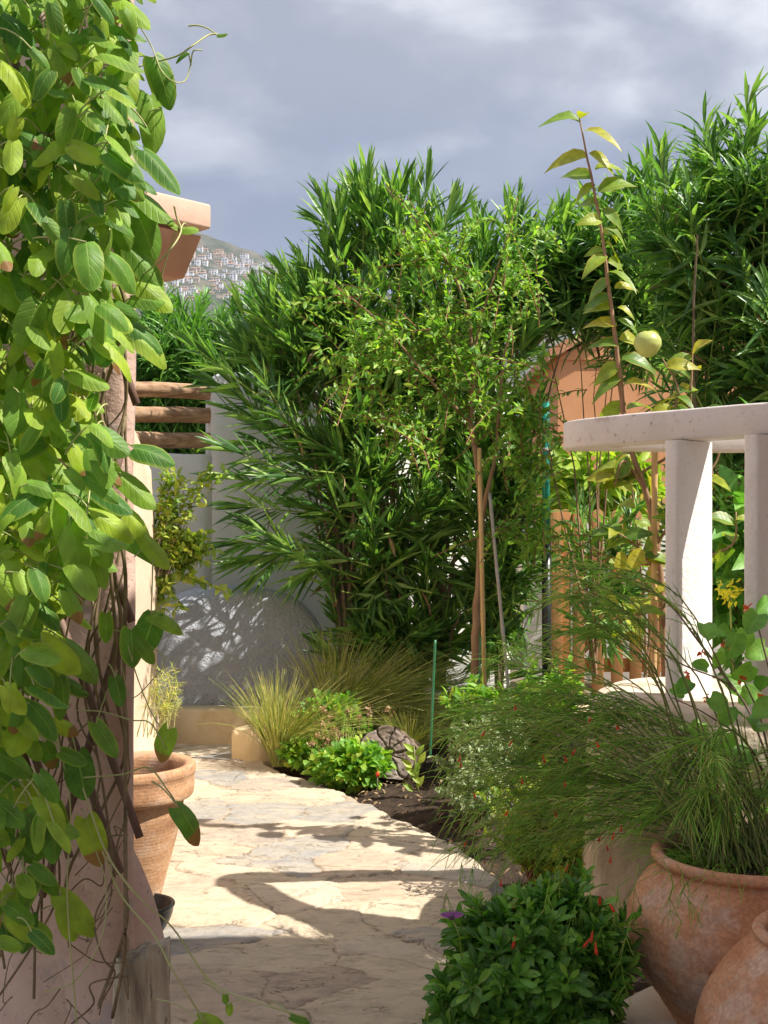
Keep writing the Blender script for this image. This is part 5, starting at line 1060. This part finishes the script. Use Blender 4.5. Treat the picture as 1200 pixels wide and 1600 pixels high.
# round leaved mallow at the right edge
def mallow():
    b = P(1230, 1330, 3.75); g = empty('mallow', b, 'round leaved plant with dark stems and small orange flowers before the white balusters', 'plant')
    st = [[b, P(1200, 1190, 3.7), P(1150, 1080, 3.7), P(1070, 1040, 3.7), P(1000, 1000, 3.75)], [b, P(1195, 1150, 3.65), P(1170, 1080, 3.65), P(1130, 1010, 3.65)], [b, P(1215, 1120, 3.7), P(1190, 1000, 3.7), P(1175, 955, 3.7)], [b, P(1180, 1180, 3.6), P(1110, 1120, 3.6), P(1050, 1090, 3.6)], [b, P(1240, 1100, 3.7), P(1230, 980, 3.7)], [P(1150, 1080, 3.7), P(1090, 1000, 3.75), P(1040, 940, 3.8), P(960, 900, 3.8)]]
    mb = MB(); [tube(mb, s, np.linspace(.0045, .0016, len(s)), 6, sm=5) for s in st]; mb.build('stems', M['lattice'], g)
    sp = [(1100, 975, 30), (1150, 990, 38), (1185, 960, 36), (1195, 1010, 34), (1130, 1060, 34), (1160, 1120, 38), (1185, 1080, 34), (1110, 1090, 30), (1080, 1065, 26), (1135, 1145, 40), (1170, 1170, 36), (1095, 1130, 26), (1050, 1075, 22), (1175, 1040, 34), (1190, 1130, 40), (1150, 1020, 28), (1120, 1020, 22), (1205, 1060, 36), (1140, 1105, 30), (1165, 985, 30), (1200, 940, 30), (1210, 1100, 34), (1105, 1045, 24)]
    pos = [list(P(x, y, RS.uniform(3.55, 3.8))) for x, y, s in sp]; L_ = np.array([s/F*3.9 for x, y, s in sp]); m = len(sp)
    mb = MB(); leaves(mb, pos, np.stack([RS.normal(-.3, .6, m), RS.normal(-.3, .3, m), RS.normal(-.4, .4, m)], -1), nrm(A(.2, -.7, .7)+RS.normal(0, .3, (m, 3))), L_, L_*.98, 'round', cols=5, lobe=.10, wave=.05, bend=.3); mb.build('foliage', M['round'], g)
    for x, y in ((1168, 950), (1135, 1008), (1075, 1052), (1103, 1090), (1190, 1092), (1098, 1020), (1160, 1060)):
        mb = MB(); q = np.array(P(x, y, 3.6)); leaves(mb, q+RS.normal(0, .004, (6, 3)), rvec(6), rvec(6), .017, .012, 'oval'); mb.build('flower', M['petal_o'], g)
mallow()
mb = MB(); qn = 60; cc = P(1140, 925, 4.9); leaves(mb, np.array(cc)+RS.normal(0, .022, (qn, 3)), rvec(qn), rvec(qn), .03, .012, 'small')
g = empty('yellow_flower', (cc.x, cc.y, 0), 'bright yellow flower cluster seen between the two white balusters', 'flower'); mb.build('blossom', leaf_mat('yellow_petal', [(.65, .58, .02), (.8, .72, .05)], rib=(.7, .6, .1)), g)
mb = MB(); tube(mb, [(cc.x+.03, cc.y+.05, .9), (cc.x, cc.y, cc.z)], .004, 6, sm=3); mb.build('stem', M['twig_y'], g)
pq = Vector(B(590, 1235)); g = empty('garden_marker', pq, 'tiny pink tipped marker pin stuck in the soil just left of the log', 'marker')
mb = MB(); tube(mb, [pq, pq+Vector((0, 0, .085))], .0018, 6, sm=2); mb.build('pin', M['greystake'], g)
lathe([(.0005, .075), (.009, .082), (.011, .093), (.008, .103), (.0005, .107)], pq, 14).build('tip', M['petal_r'], g)


# ---------------------------------------------------------------- far air
mb = MB(); mb.box((0, 2340, 520), (6200, 4900, 1170)); hz = mb.build('haze', None or bpy.data.materials.new('air'), smooth=False); hz['kind'] = 'stuff'
m_ = hz.data.materials[0]; m_.use_nodes = True; nt = m_.node_tree; nt.nodes.clear(); o_ = N(nt, 'ShaderNodeOutputMaterial')
v_ = N(nt, 'ShaderNodeVolumePrincipled'); v_.inputs['Color'].default_value = (.80, .86, .95, 1); v_.inputs['Density'].default_value = .0001; nt.links.new(v_.outputs[0], o_.inputs['Volume'])
